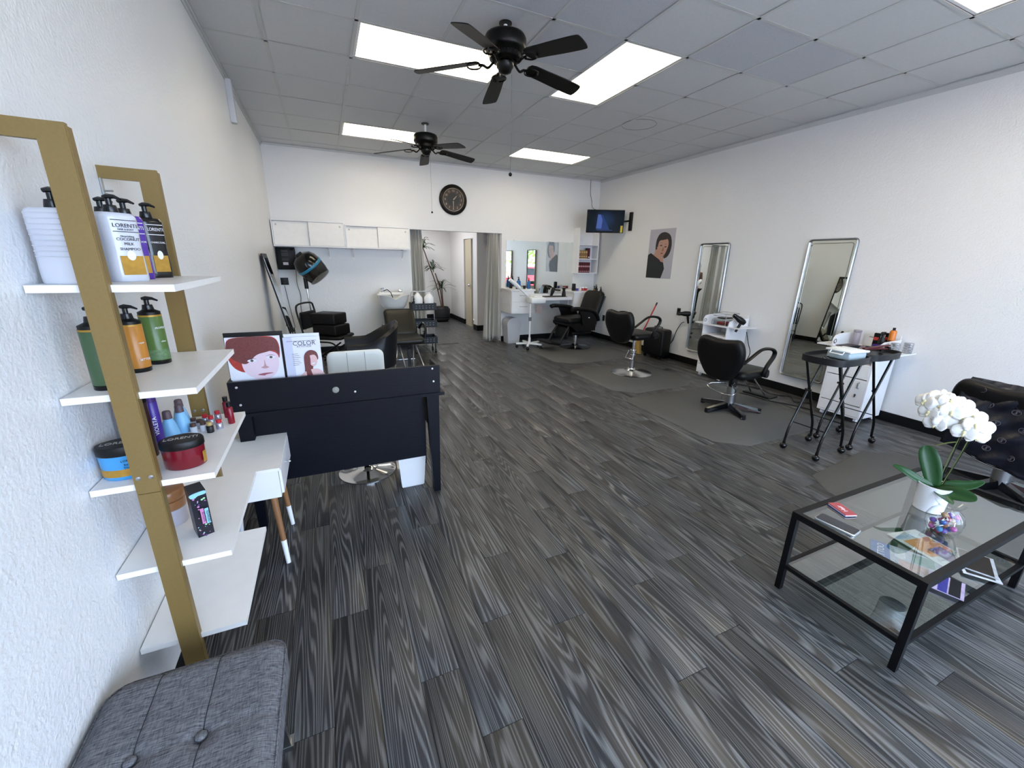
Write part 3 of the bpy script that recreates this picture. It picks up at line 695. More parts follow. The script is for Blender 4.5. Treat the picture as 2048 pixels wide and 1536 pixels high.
# ================================================================= SIDE TABLE
t = thing('side_table', 'small white side table with tapered wooden legs beside the gold shelf', 'side table', (.205, 2.33, 0))
MB().box((-.195, -.235, .545), (.145, .235, .56)).build('top', WHITE_W, t)
MB().box((-.193, -.233, .40), (.135, -.221, .545)).box((-.193, .221, .40), (.135, .233, .545)).box((-.193, -.221, .40), (.135, .221, .412)).box((-.193, -.221, .412), (-.181, .221, .545)).build('carcass', WHITE, t)
dw = MB().box((.136, -.218, .414), (.148, .218, .543)).build('drawer', WHITE, t)
MB().cyl((.148, 0, .48), (.16, 0, .48), .004, n=8).sphere((.164, 0, .48), .009, 10, 8).build('knob', CHROME, dw)
for sx in (-1, 1):
    for sy in (-1, 1):
        a = Vector((.085 if sx > 0 else -.12, sy*.15, .40)); b = Vector((.115 if sx > 0 else -.15, sy*.22 if sy < 0 else .14, 0)); c = a.lerp(b, .68)
        MB().cyl(a, c, .017, .013, 14).build('leg', WALNUT, t); MB().cyl(c, b, .0135, .011, 14).build('leg_tip', WHITE_P, t)

# ================================================================= RECEPTION DESK
t = thing('reception_desk', 'black wood-grain reception desk with raised front ledge', 'desk', (0, 2.5, 0))
DX0, DX1 = .115, 1.262
MB().box((DX0, 0, .725), (DX1, .018, .905)).build('ledge_front', DESKW, t)
for x in (DX0, DX1-.018): MB().box((x, .0185, .745), (x+.018, .2, .905)).build('ledge_side', DESKW, t)
MB().box((DX0-.02, -.012, .705), (DX1+.025, .5, .7245)).build('desktop', DESKW, t)
MB().box((.17, .06, .255), (1.165, .078, .704)).build('modesty_panel', DESKW, t)
for x0, x1, xb0, xb1 in ((.125, .2, .14, .185), (1.172, 1.252, 1.197, 1.242)):
    MB().prism([(x0, .0, .704), (x1, .0, .704), (xb1, .0, 0), (xb0, .0, 0)], (0, .05, 0)).build('front_leg', DESKW, t)
    MB().prism([(x0, .44, .704), (x1, .44, .704), (xb1, .44, 0), (xb0, .44, 0)], (0, .05, 0)).build('rear_leg', DESKW, t)
    MB().box(((x0+x1)/2-.01, .05, .45), ((x0+x1)/2+.01, .44, .704)).build('side_panel', DESKW, t)
SCW = mat('screw_nickel', '#c9cacb', .4, .5)
for x, z in ((.155, .875), (.16, .775), (1.215, .885), (1.22, .8), (.745, .785)):
    MB().lathe([(.0062, 0), (.0062, .0025), (.003, .0035)], n=12, M=Matrix.Translation((x, 0, z)) @ Matrix.Rotation(PI/2, 4, 'X')).build('screw', SCW, t)
g = MB().tube([(.64+.021*math.cos(a*PI/12), -.0015, .808+.021*math.sin(a*PI/12)) for a in range(24)], .0022, 6, True)
g.build('grommet_ring', BLACK_P, t)
MB().lathe([(.02, 0), (.019, .001)], n=20, M=Matrix.Translation((.64, 0, .808)) @ Matrix.Rotation(PI/2, 4, 'X')).build('grommet_cover', mat('cork_speckle', '#8f8f88', .6, noise=(150, .6)), t)
# magazines standing behind the ledge
def cover(label, x0, x1, z0, z1, y, tilt, mt, name='styling_book', cat='book'):
    t = thing(name, label, cat, (x0, y, z0)); t.rotation_euler = (-tilt, 0, 0)
    MB().box((0, 0, 0), (x1-x0, .012, z1-z0)).build('book_block', mt, t)
    return t, Print(t, (0, -.0002, z1-z0), (x1-x0, 0, 0), (0, 0, -(z1-z0)*.66), .0002)
PAPER = mat('glossy_paper', '#dfe3ec', .25); SKIN = mat('print_skin', '#d9b6b6', .3); SKIN2 = mat('print_skin_pale', '#dcc8d4', .3); HAIRR = mat('print_auburn', '#6d3a38', .35, noise=(120, .5)); HAIRR2 = mat('print_red_hair', '#a83a32', .35, noise=(60, .3))
INK = mat('print_ink', '#3b3a48', .4); LIP = mat('print_lip', '#9c5560', .4); EYE = mat('print_eye', '#4d463a', .4); SHADE = mat('print_blush', '#b98f94', .4)
t, pr = cover('upright book cover of a face with cropped auburn hair', .128, .385, .765, 1.135, 2.545, .04, PAPER)
pr.shape([(.02, .5), (.0, .25), (.08, .03), (.5, .0), (.86, .02), (.97, .2), (.95, .5), (.9, .42), (.8, .5), (.4, .55), (.3, .78), (.12, .7)], HAIRR2)
pr.shape([(.3, .45), (.5, .3), (.88, .38), (.93, .6), (.85, .85), (.66, .99), (.5, .97), (.3, .82), (.24, .6)], SKIN2)
pr.shape([(.02, .35), (.04, .08), (.3, .0), (.7, .01), (.93, .1), (.95, .42), (.87, .33), (.7, .36), (.52, .42), (.32, .6), (.12, .5)], HAIRR)
for u in (.43, .79): pr.ell(u, .535 if u < .5 else .48, .085, .03, PAPER); pr.ell(u, .535 if u < .5 else .48, .03, .026, EYE); pr.shape([(u-.1, .50 if u < .5 else .45), (u, .475 if u < .5 else .42), (u+.09, .5 if u < .5 else .45), (u, .487 if u < .5 else .43)], INK)
pr.shape([(.66, .52), (.68, .66), (.73, .7), (.66, .73), (.58, .7), (.64, .66)], SHADE); pr.shape([(.5, .86), (.64, .83), (.8, .84), (.66, .87), (.62, .89)], LIP)
t, pr = cover('thin black-edged book frame standing behind the face cover', .12, .398, .765, 1.155, 2.575, .04, BLACK_P)
t, pr = cover('upright white magazine titled COLOR with a long-haired woman', .398, .585, .765, 1.12, 2.55, .03, PAPER, 'style_magazine', 'magazine')
pr.rect(.0, .0, .24, 1, mat('print_grey_blue', '#c3c9dd', .3)); pr.rect(.1, .09, .9, .098, INK)
pr.text('COLOR', .56, .2, .034, INK); pr.text('ATTITUDE', .55, .25, .016, INK)
for i in range(7): pr.rect(.2, .4+.045*i, .36+.03*(i % 3), .408+.045*i, INK)
pr.shape([(.5, 1), (.5, .75), (.52, .45), (.68, .33), (.86, .38), (.9, .55), (.8, .62), (.72, .8), (.75, 1)], HAIRR)
pr.shape([(.38, 1), (.42, .9), (.6, .82), (.85, .8), (1, .9), (1, 1)], SKIN)
pr.shape([(.62, .5), (.8, .45), (.87, .58), (.8, .72), (.68, .7)], SKIN); pr.shape([(.55, 1), (.53, .6), (.64, .4), (.68, .55), (.66, .8), (.7, 1)], HAIRR); pr.shape([(.7, .66), (.78, .64), (.8, .66), (.74, .68)], PAPER)
cover('second white magazine showing as a pale edge behind the COLOR cover', .39, .572, .765, 1.135, 2.575+.0, .03, PAPER, 'style_magazine', 'magazine')[0].location.x = .402
# white stool behind the desk
t = thing('white_stool', 'white channel-stitched swivel stool behind the reception desk', 'stool', (.80, 2.98, 0))
MB().lathe([(.205, 0), (.205, .008), (.17, .02), (.08, .03), (.035, .05), (.03, .06)], n=40).build('base_disc', CHROME, t)
MB().cyl((0, 0, .05), (0, 0, .5), .025, n=16).build('column', CHROME, t)
MB().pillow(rect(-.2, .2, -.19, .19, .06), .5, .58, 'z').build('seat', CREAM, t)
MB().pillow(rect(-.2, .2, .56, .895, .045), .18, .225, 'y').build('backrest', CREAM, t)
for x in (-.062, .062): MB().box((x-.002, .1785, .57), (x+.002, .182, .885)).build('stitch_channel', mat('stitch_grey', '#a9aaa6', .6), t)
t.rotation_euler = (0, 0, 0)
t = thing('waste_bin', 'small white waste bin under the right end of the desk', 'bin', (1.075, 2.70, 0))
MB().lathe([(.5, 0), (.55, .01), (.68, .27), (.7, .28), (.66, .28), (.5, .02)], n=4, smooth=False, M=Matrix.Rotation(PI/4, 4, 'Z'), sx=.2, sy=.2).build('tub', WHITE_P, t)
t = MB().pillow(rect(.0, .075, .0, .15, .01), .0, .009, 'z').build('phone_charger', BLACK_G, loc=(.98, 2.85, .7245), label='thin black tablet lying at the right of the desktop', cat='tablet')

# ================================================================= BACK WALL OBJECTS
# clock
t = thing('wall_clock', 'round dark bronze wall clock above the doorway opening', 'clock', (2.838, YB, 2.553)); t.rotation_euler = (PI/2, 0, 0)
BRZ = mat('dark_bronze', '#1a1411', .4, .4, noise=(50, .3)); FACE = mat('clock_face_brown', '#463a34', .5, noise=(6, .2)); NUM = mat('numeral_cream', '#c8b69c', .5)
MB().lathe([(.245, .0), (.248, .02), (.235, .035), (.19, .04), (.182, .03)], n=48, cap=False).build('case_rim', BRZ, t)
MB().tube([(.185*math.cos(2*PI*i/48), .185*math.sin(2*PI*i/48), .034) for i in range(48)], .0035, 6, True).build('inner_ring', NUM, t)
MB().lathe([(.18, .004), (.18, .022)], n=48).build('face', FACE, t)
MB().lathe([(.105, .0222), (.105, .0226)], n=32).build('face_centre', mat('clock_centre', '#2f3230', .5), t)
for i in range(1, 13):
    a = PI/2-2*PI*i/12; text(str(i), .05, NUM, t, (.145*math.cos(a), .145*math.sin(a)-.017, .0235), (1, 0, 0), (0, 1, 0), 'numeral')
MB().prism([(-.006, -.02, .027), (.006, -.02, .027), (.003, -.14, .027), (-.003, -.14, .027)], (0, 0, .002)).build('minute_hand', NUM, t)
a = math.radians(45); MB().prism([(-.006, .006, .03), (.006, -.006, .03), (.062, .06, .03), (.057, .065, .03)], (0, 0, .002)).build('hour_hand', NUM, t)
# wall cabinets
def wall_cab(x0, x1, z0, z1, zz0, label):
    t = thing('wall_cabinet', label, 'wall cabinet', (x0, YB, z0), 0, 'white sliding-door wall cabinets'); W = x1-x0; Hh = z1-z0; D = .3
    MB().box((0, -D, 0), (W, 0, .016)).box((0, -D, Hh-.016), (W, 0, Hh)).box((0, -D, .016), (.016, 0, Hh-.016)).box((W-.016, -D, .016), (W, 0, Hh-.016)).box((.016, -.01, .016), (W-.016, 0, Hh-.016)).build('carcass', WHITE, t)
    MB().box((.018, -D+.026, .02), (W/2+.01, -D+.038, Hh-.02)).build('sliding_door', WHITE_W, t)
    MB().box((W/2-.01, -D+.006, .02), (W-.018, -D+.018, Hh-.02)).build('sliding_door', WHITE_W, t)
    MB().box((W/2-.013, -D+.004, .02), (W/2-.0101, -D+.02, Hh-.02)).box((.017, -D+.004, Hh-.0195), (W-.017, -D+.02, Hh-.0165)).build('shadow_strip', mat('shadow_grey', '#6f7072', .5), t)  # dark strips painted as the shadow line at door overlap and frame top
    for x in (.06, W-.07): MB().lathe([(.014, 0), (.014, .001)], n=14, M=Matrix.Translation((x, -D+(.0255 if x < .5 else .0055), Hh-.07)) @ Matrix.Rotation(PI/2, 4, 'X')).build('finger_pull', mat('pull_grey', '#c4c4c0', .5), t)
    return t
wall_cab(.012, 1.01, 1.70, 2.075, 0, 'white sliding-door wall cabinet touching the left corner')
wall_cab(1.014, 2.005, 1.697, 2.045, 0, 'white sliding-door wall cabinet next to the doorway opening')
for x, lb in ((.75, 'white shelf bracket under the left wall cabinet'), (1.12, 'white shelf bracket under the gap between the wall cabinets'), (1.9, 'white shelf bracket nearest the doorway opening')):
    MB().box((x, YB-.004, 1.53), (x+.02, YB, 1.695)).box((x, YB-.2, 1.685), (x+.02, YB-.004, 1.695)).prism([(x+.005, YB-.004, 1.56), (x+.005, YB-.18, 1.685), (x+.005, YB-.16, 1.685), (x+.005, YB-.004, 1.575)], (.008, 0, 0)).build('shelf_bracket', WHITE_W, label=lb, cat='bracket', group='brackets under the wall cabinets')
epanel = t = thing('electric_panel', 'black electrical box with breakers high in the left back corner', 'electrical box', (.01, YB, 1.36))
MB().rbox((0, -.09, 0), (.26, 0, .33), .008).build('housing', BLACK_P, t)
for z, hh in ((.26, .03), (.2, .05), (.13, .04)): MB().box((.07, -.1, z), (.16, -.09, z+hh)).build('breaker', mat('breaker_grey', '#2c2f33', .5), t)
MB().box((.08, -.1, .07), (.15, -.091, .11)).build('white_label', LBL_WHT, t); MB().cyl((.2, -.095, .3), (.245, -.11, .3), .012).build('knob', BLACK_P, t)
def outlet(label, x, y, z, face, w=.075, h=.12, name='power_outlet'):
    t = thing(name, label, 'outlet', (x, y, z))
    if face == 'y': MB().rbox((-w/2, -.008, -h/2), (w/2, 0, h/2), .004).build('plate', BLACK_P, t); MB().box((-.018, -.012, .008), (.018, -.008, .04)).box((-.018, -.012, -.04), (.018, -.008, -.008)).build('socket', BLACK_G, t)
    else: MB().rbox((-.008, -w/2, -h/2), (0, w/2, h/2), .004).build('plate', BLACK_P, t); MB().box((-.012, -.018, .008), (-.008, .018, .04)).box((-.012, -.018, -.04), (-.008, .018, -.008)).build('socket', BLACK_G, t)
    return t
dout = outlet('black double outlet below the electrical box', .068, YB, 1.18, 'y', .11, .11)
outlet('black outlet on the right wall near the back corner', XW, 7.05, .44, 'x')
outlet('black outlet with dryer plug beside the first tall mirror', XW, 5.05, .80, 'x')
cable('power_cord', [(.06, YB-.02, 1.12), (.08, YB-.015, .9), (.1, YB-.015, .7), (.13, YB-.02, .45)], .004, LAMPCORD, '', owner=dout)
cable('power_cord', [(.25, YB-.02, 1.36), (.24, YB-.015, 1.15), (.27, YB-.012, .95), (.25, YB-.012, .75), (.28, YB-.012, .4)], .004, LAMPCORD, '', owner=epanel)
# wall mirror, cubby, counter
t = thing('wall_mirror', 'wide frameless mirror on the back wall above the counter', 'mirror', (3.862, YB, .93))
MB().box((0, -.012, 0), (1.505, -.004, .995)).build('glass', MIRROR, t)
for x in (.14, .9, 1.44): MB().box((x, -.016, .985), (x+.02, 0, 1.005)).build('clip', CHROME, t)
t = thing('cubby_shelf', 'tall white open cubby shelf in the back right corner', 'shelf unit', (5.35, YB, 1.33)); W, D, HH = .475, .22, .875
MB().box((0, -D, 0), (.016, 0, HH)).box((W-.016, -D, 0), (W, 0, HH)).box((.016, -.008, 0), (W-.016, 0, HH)).build('sides', WHITE, t)
for z in (0, .275, .545): MB().box((.016, -D, z), (W-.016, -.008, z+.016)).build('shelf', WHITE, t)
kraft = mat('tan_carton', '#8a6a45', .6, noise=(40, .3)); marn = mat('maroon_carton', '#4c1220', .45, noise=(50, .2))
for i in range(4):
    t = thing('colour_carton', 'tan hair colour carton in the middle cubby, number %s from the left' % ['one', 'two', 'three', 'four'][i], 'box', (5.372+.052*i, YB-.2, 1.621), 0, 'tan cartons in the middle cubby')
    MB().box((0, 0, 0), (.047, .1, .16)).build('carton', kraft, t); MB().box((.006, -.001, .03), (.041, 0, .05)).box((.006, -.001, .11), (.041, 0, .14)).build('printed_panel', mat('carton_print', '#c9ad7c', .5), t)
t = thing('colour_carton', 'tall maroon carton beside the tan ones in the middle cubby', 'box', (5.585, YB-.2, 1.621)); MB().box((0, 0, 0), (.05, .1, .205)).build('carton', marn, t); MB().box((.008, -.001, .02), (.04, 0, .04)).build('printed_panel', LBL_WHT, t)
for i in range(6):
    t = thing('colour_carton', 'maroon hair colour carton in the bottom cubby, number %s from the left' % ['one', 'two', 'three', 'four', 'five', 'six'][i], 'box', (5.372+.0475*i, YB-.2, 1.346), 0, 'maroon cartons in the bottom cubby')
    MB().box((0, 0, 0), (.045, .1, .205)).build('carton', marn, t)
    MB().box((.008, -.001, .02), (.037, 0, .035)).box((.006, -.001, .11), (.039, 0, .14)).build('printed_panel', mat('carton_pink', '#c79a9f', .5), t)
def drawer_unit(name, label, x0, x1, y0, z0, z1, over=.02):
    t = thing(name, label, 'cabinet', (x0, YB, z0)); W = x1-x0; HH = z1-z0; D = YB-y0
    MB().box((0, -D, 0), (W, 0, HH)).build('carcass', WHITE, t); MB().box((-over, -D-over, HH), (W+over, 0, HH+.03)).build('top', WHITE, t)
    for k, (a, b) in enumerate(((.02, .52), (.54, .98))):
        d = MB().box((.006, -D-.016, HH*a), (W-.006, -D-.0005, HH*b)).build('drawer', WHITE, t)
        MB().tube([(W*.35, -D-.016, HH*(a+b)/2+.02), (W*.37, -D-.035, HH*(a+b)/2+.02), (W*.68, -D-.035, HH*(a+b)/2+.02), (W*.7, -D-.016, HH*(a+b)/2+.02)], .004, 6).build('handle', STEEL, d)
    return t
t = drawer_unit('drawer_cabinet', 'hung white two-drawer cabinet left of the counter', 3.75, 4.215, 6.97, .605, 1.02)
t = drawer_unit('drawer_cabinet', 'hung white two-drawer cabinet in the corner behind the barber chair', 5.10, 5.62, 6.97, .50, .97)
MB().box((4.237, 7.0, .835), (5.078, YB, .89)).build('counter_ledge', WHITE, label='white wall counter between the two drawer cabinets under the mirror', cat='counter')
MB().rbox((4.44, 7.03, .8905), (4.99, 7.3, .898), .003).build('desk_mat', mat('dark_grey_mat', '#3a3733', .6), label='dark grey mat lying on the white counter', cat='mat')
MB().box((5.622, 7.02, .875), (5.905, YB, .89)).build('corner_ledge', BLACK_P, label='small black corner ledge beside the right wall', cat='ledge')
MB().box((4.239, 7.40, .8905), (5.076, YB-.014, .925)).build('counter_upstand', WHITE, label='low white upstand at the back of the counter', cat='upstand')
# bottles on the back counter
BL = mat('blue_gel', '#2d64a0', .25)
def small_pump(label, x, y, z, r, h, m_, group=None):
    t = thing('pump_bottle', label, 'bottle', (x, y, z), 0, group)
    MB().lathe([(r*.9, 0), (r, .003), (r, h*.8), (r*.5, h*.95), (r*.4, h)], n=16).build('body', m_, t); pump(t, 0, 0, h, 1.1, PI); return t
zt = 1.0505
small_pump('blue pump bottle on the hung left cabinet, left of the pair', 4.02, 7.25, zt, .04, .16, BL, 'blue pump bottles'); small_pump('blue pump bottle on the hung left cabinet, right of the pair', 4.17, 7.12, zt, .035, .15, BL, 'blue pump bottles')
small_pump('short black pump bottle by the mirror left edge', 3.88, 7.3, zt, .03, .09, BLACK_P); 
for x, y, r, h, m_, lb in ((3.93, 7.13, .022, .07, BLACK_P, 'squat black pot in front of the mirror edge'), (3.98, 7.12, .02, .05, LBL_WHT, 'squat white pot between black pots'), (4.07, 7.1, .025, .06, BLACK_P, 'squat black pot beside the blue bottles')):
    t = thing('product_pot', lb, 'pot', (x, y, zt)); MB().lathe([(r, 0), (r, h*.7)], n=14).build('body', m_, t); MB().lathe([(r*1.05, h*.7), (r*1.05, h)], n=14).build('lid', BLACK_P, t)
MB().rbox((5.15, 7.1, 1.0005), (5.21, 7.16, 1.14), .008).build('trimmer_stand', BLACK_P, label='upright black trimmer stand on the corner cabinet', cat='trimmer')
for i, (x, c, lb) in enumerate(((5.26, '#54449a', 'small violet pot on the corner cabinet'), (5.33, '#e1e1e6', 'small white pot on the corner cabinet'), (5.4, '#b9474b', 'small red pot on the corner cabinet'), (5.47, '#b03038', 'second small red pot, right of the first'))):
    t = thing('product_pot', lb, 'pot', (x, 7.13, 1.0005)); MB().lathe([(.028, 0), (.03, .05)], n=14).build('body', mat('pot_'+c.strip('#'), c, .3), t); MB().lathe([(.031, .05), (.031, .07)], n=14).build('lid', LBL_WHT, t)
AMB = mat('amber_bottle', '#5a4310', .25)
for x, y, r, h, m_, lb in ((5.68, 7.12, .03, .15, AMB, 'amber pump bottle on the black corner ledge'), (5.75, 7.16, .032, .17, BLACK_P, 'black pump bottle in the middle of the corner ledge'), (5.82, 7.1, .03, .13, BLACK_P, 'shorter black pump bottle at the right wall')):
    small_pump(lb, x, y, .8905, r, h, m_)
def hair_dryer(label, loc, rz=0, pitch=0):
    t = thing('hair_dryer', label, 'hair dryer', loc, rz); t.rotation_euler = (0, pitch, rz)
    MB().lathe([(.0, -.06), (.03, -.058), (.04, -.03), (.04, .03), (.03, .07), (.026, .1), (.024, .1)], n=20, M=Matrix.Rotation(PI/2, 4, 'Y')).build('barrel', BLACK_P, t)
    MB().tube([(-.02, 0, -.03), (-.03, 0, -.08), (-.045, 0, -.15)], [.018, .017, .015], 10).build('handle', BLACK_P, t)
    MB().lathe([(.028, .1), (.03, .105), (.022, .13)], n=16, M=Matrix.Rotation(PI/2, 4, 'Y')).build('nozzle', BLACK_G, t)
    return t
hair_dryer('black hair dryer lying against the mirror on the counter', (4.82, 7.33, 1.0), PI*.9, 1.3)
t = thing('hair_clipper', 'black upright clipper on the counter right end', 'clipper', (4.94, 7.1, .8905)); MB().lathe([(.045, 0), (.04, .05), (.025, .13), (.035, .15), (.035, .17)], n=16).build('body', BLACK_P, t); MB().box((-.02, -.01, .17), (.02, .01, .185)).build('blade', STEEL, t)
cable('charging_cord', [(4.97, 7.0, .9), (4.98, 6.985, .8), (4.99, 6.99, .7), (4.97, 7.0, .6), (5.0, 7.02, .75)], .004, WHITE_P, 'white cord looping below the counter right end')
cable('charging_cord', [(4.34, 6.995, .84), (4.35, 6.98, .76), (4.31, 6.98, .7), (4.28, 7.0, .62)], .004, WHITE_P, 'white cord hanging below the counter left end')
# TV on the right wall
tvt = t = thing('television', 'small flat television on a wall arm in the back right corner', 'television', (5.4991, 6.7555, 2.085)); 
t.rotation_euler = (math.radians(3), 0, math.radians(-24))
TVW, TVH = .695, .40
MB().rbox((-.31, -.02, 0), (-.31+TVW, .03, TVH), .008).build('casing', BLACK_G, t)
SCR = bpy.data.materials.new('tv_screen'); SCR.use_nodes = True
def scr():
    n = SCR.node_tree.nodes; L = SCR.node_tree.links; b = n['Principled BSDF']; b.inputs['Base Color'].default_value = (.002, .0025, .004, 1); b.inputs['Roughness'].default_value = .12; b.inputs['Specular IOR Level'].default_value = .03
    tc = n.new('ShaderNodeTexCoord'); g = n.new('ShaderNodeTexGradient'); g.gradient_type = 'SPHERICAL'; mp = n.new('ShaderNodeMapping'); mp.inputs['Location'].default_value = (-.9, 0, -1.2); mp.inputs['Scale'].default_value = (4.5, 1, 5.5)
    mp.inputs['Location'].default_value = (-.1, 0, -1.25)
    L.new(tc.outputs['Object'], mp.inputs[0]); L.new(mp.outputs[0], g.inputs[0])
    r = n.new('ShaderNodeValToRGB'); r.color_ramp.elements[0].color = (.0002, .0004, .001, 1); r.color_ramp.elements[1].color = (.002, .006, .02, 1); L.new(g.outputs[0], r.inputs[0]); L.new(r.outputs[0], b.inputs['Emission Color']); b.inputs['Emission Strength'].default_value = 1
scr()
sc_ = MB().box((-.3, -.0215, .014), (-.3+TVW-.02, -.0202, TVH-.014)).build('screen', SCR, t)
BEAM = mat('screen_beam', (.012, .022, .07), .3, spec=.1, emit=1.); BEAM2 = mat('screen_beam_dim', (.002, .007, .03), .3, spec=.1, emit=1.)
pr = Print(sc_, (-.31, -.0217, TVH), (TVW, 0, 0), (0, 0, -TVH), .0003)
pr.shape([(.3, .2), (.42, .22), (.62, .85), (.25, .85)], BEAM2, sm=False); pr.shape([(.29, .2), (.36, .21), (.42, .45), (.4, .82), (.26, .8)], BEAM, sm=False)
pr.rect(.28, .87, .7, .885, BEAM)
MB().box((-.31+TVW-.06, -.023, .01), (-.31+TVW-.02, -.021, .13)).build('yellow_sticker', mat('sticker_yellow', '#d8bf30', .5), sc_)
MB().box((.2, .03, .15), (.24, .1, .25)).build('mount_plate', BLACK_P, t)
MB().box((5.87, 6.42, 2.12), (5.912, 6.48, 2.44)).box((5.885, 6.48, 2.28), (5.905, 6.78, 2.31)).prism([(5.885, 6.76, 2.28), (5.885, 6.78, 2.28), (5.67, 6.86, 2.28), (5.66, 6.84, 2.28)], (0, 0, .025)).build('wall_mount', BLACK_P, label='black television wall mount arm on the right wall', cat='mount')
cable('television_cord', [(5.66, YB-.02, 3.12), (5.665, YB-.02, 2.98), (5.675, YB-.02, 2.85), (5.71, YB-.03, 2.72), (5.72, YB-.06, 2.6), (5.66, 7.1, 2.5), (5.6, 6.84, 2.44)], .004, LAMPCORD, '', owner=tvt)

# steamer, small bin near the curtain
t = thing('hair_steamer', 'white wheeled salon steamer on a stand before the left cabinet', 'steamer', (4.02, 6.72, 0))
for i in range(5):
    a = .35+2*PI*i/5; c, s = math.cos(a), math.sin(a)
    MB().box((.0, -.017, .07), (.25, .017, .1), Matrix.Rotation(a, 4, 'Z')).build('foot', WHITE_P, t); MB().sphere((.235*c, .235*s, .03), .03, 10, 8).cyl((.235*c, .235*s, .04), (.235*c, .235*s, .07), .01).build('caster', BLACK_P, t)
MB().cyl((0, 0, .07), (0, 0, .83), .016).build('pole', WHITE_P, t); MB().cyl((0, 0, .5), (0, 0, .57), .027).build('height_clamp', GREYCABLE, t); MB().cyl((0, 0, .07), (0, 0, .19), .024).build('pole_sleeve', WHITE_P, t)
MB().rbox((-.03, -.11, .82), (.26, .11, .93), .02).build('water_tank', WHITE_P, t); MB().rbox((.03, -.08, .93), (.2, .08, .955), .01).build('tank_lid', WHITE_P, t)
MB().box((.08, -.075, .64), (.2, -.06, .80)).build('control_card', mat('steamer_print', '#9c8f8d', .5, noise=(60, .6)), t)
MB().tube([(-.02, 0, .92), (-.1, 0, .98), (-.3, .0, 1.15)], [.012, .012, .02], 10).build('steam_arm', WHITE_P, t)
MB().tube([(-.22, 0, 1.09), (-.3, 0, 1.15), (-.42, 0, 1.24)], [.03, .04, .03], 12).build('steam_head', WHITE_P, t)
t = thing('pedal_bin', 'light grey swing-lid waste bin beside the curtain', 'bin', (3.92, 7.32, 0))
MB().prism([(-.12, -.11, 0), (.12, -.11, 0), (.14, -.12, .34), (-.14, -.12, .34)], (0, .22, 0)).build('tub', mat('grey_bin', '#c3c5cc', .4), t)
P = [(-.145, .34), (.145, .34)]+[(.145*math.cos(PI*i/10), .38+.12*math.sin(PI*i/10)) for i in range(11)]
MB().prism([(x, -.125, z) for x, z in P], (0, .24, 0)).build('lid', MATS['grey_bin'], t)
MB().box((-.09, -.06, 0), (.03, .08, .012), Matrix.Translation((-.03, 0, .47)) @ Matrix.Rotation(-.6, 4, 'Y')).build('swing_flap', mat('flap_grey', '#6f7480', .4), t)

# curtains in the opening
CURT = mat('grey_white_curtain', '#bdbcb6', .8, noise=(3, .06))
def curtain(name, label, x0, x1, xb0, xb1, y, z0, z1, folds, amp):
    nx, nz = folds*8, 24; vs = []; fs = []
    for j in range(nz+1):
        t_ = j/nz; z = z1+(z0-z1)*t_; a, b = x0+(xb0-x0)*t_, x1+(xb1-x1)*t_
        for i in range(nx+1):
            u = i/nx; vs.append((a+(b-a)*u+.012*math.sin(u*folds*5+t_*3), y+amp*(1+.4*t_)*math.sin(u*folds*2*PI+.8*math.sin(t_*2.5+u*5)), z+(.015*math.sin(u*14) if j == nz else 0)))
    for j in range(nz):
        for i in range(nx): a = j*(nx+1)+i; fs.append((a, a+1, a+nx+2, a+nx+1))
    mb = MB().add(vs, fs, True); o = mb.build(name, CURT, label=label, cat='curtain'); md = o.modifiers.new('thick', 'SOLIDIFY'); md.thickness = .003; return o
curtain('curtain', 'long grey-white curtain bunched at the right side of the doorway', 3.51, 3.71, 3.42, 3.75, YB+.05, .03, OZ+.1, 5, .035)
curtain('curtain', 'grey curtain bunched at the left side of the doorway', 2.065, 2.3, 2.065, 2.34, YB+.2, .03, OZ+.1, 5, .03)
MB().cyl((2.0, YB+.2, OZ+.12), (3.78, YB+.2, OZ+.12), .012).build('curtain_rod', STEEL, label='curtain rod behind the doorway header', cat='rod')
MB().box((3.70, YB+.3, .0), (3.78, YB+.36, 2.0)).build('notice_panel', mat('notice_grey', '#a7a6a3', .6), label='narrow grey notice panel behind the right curtain', cat='panel')
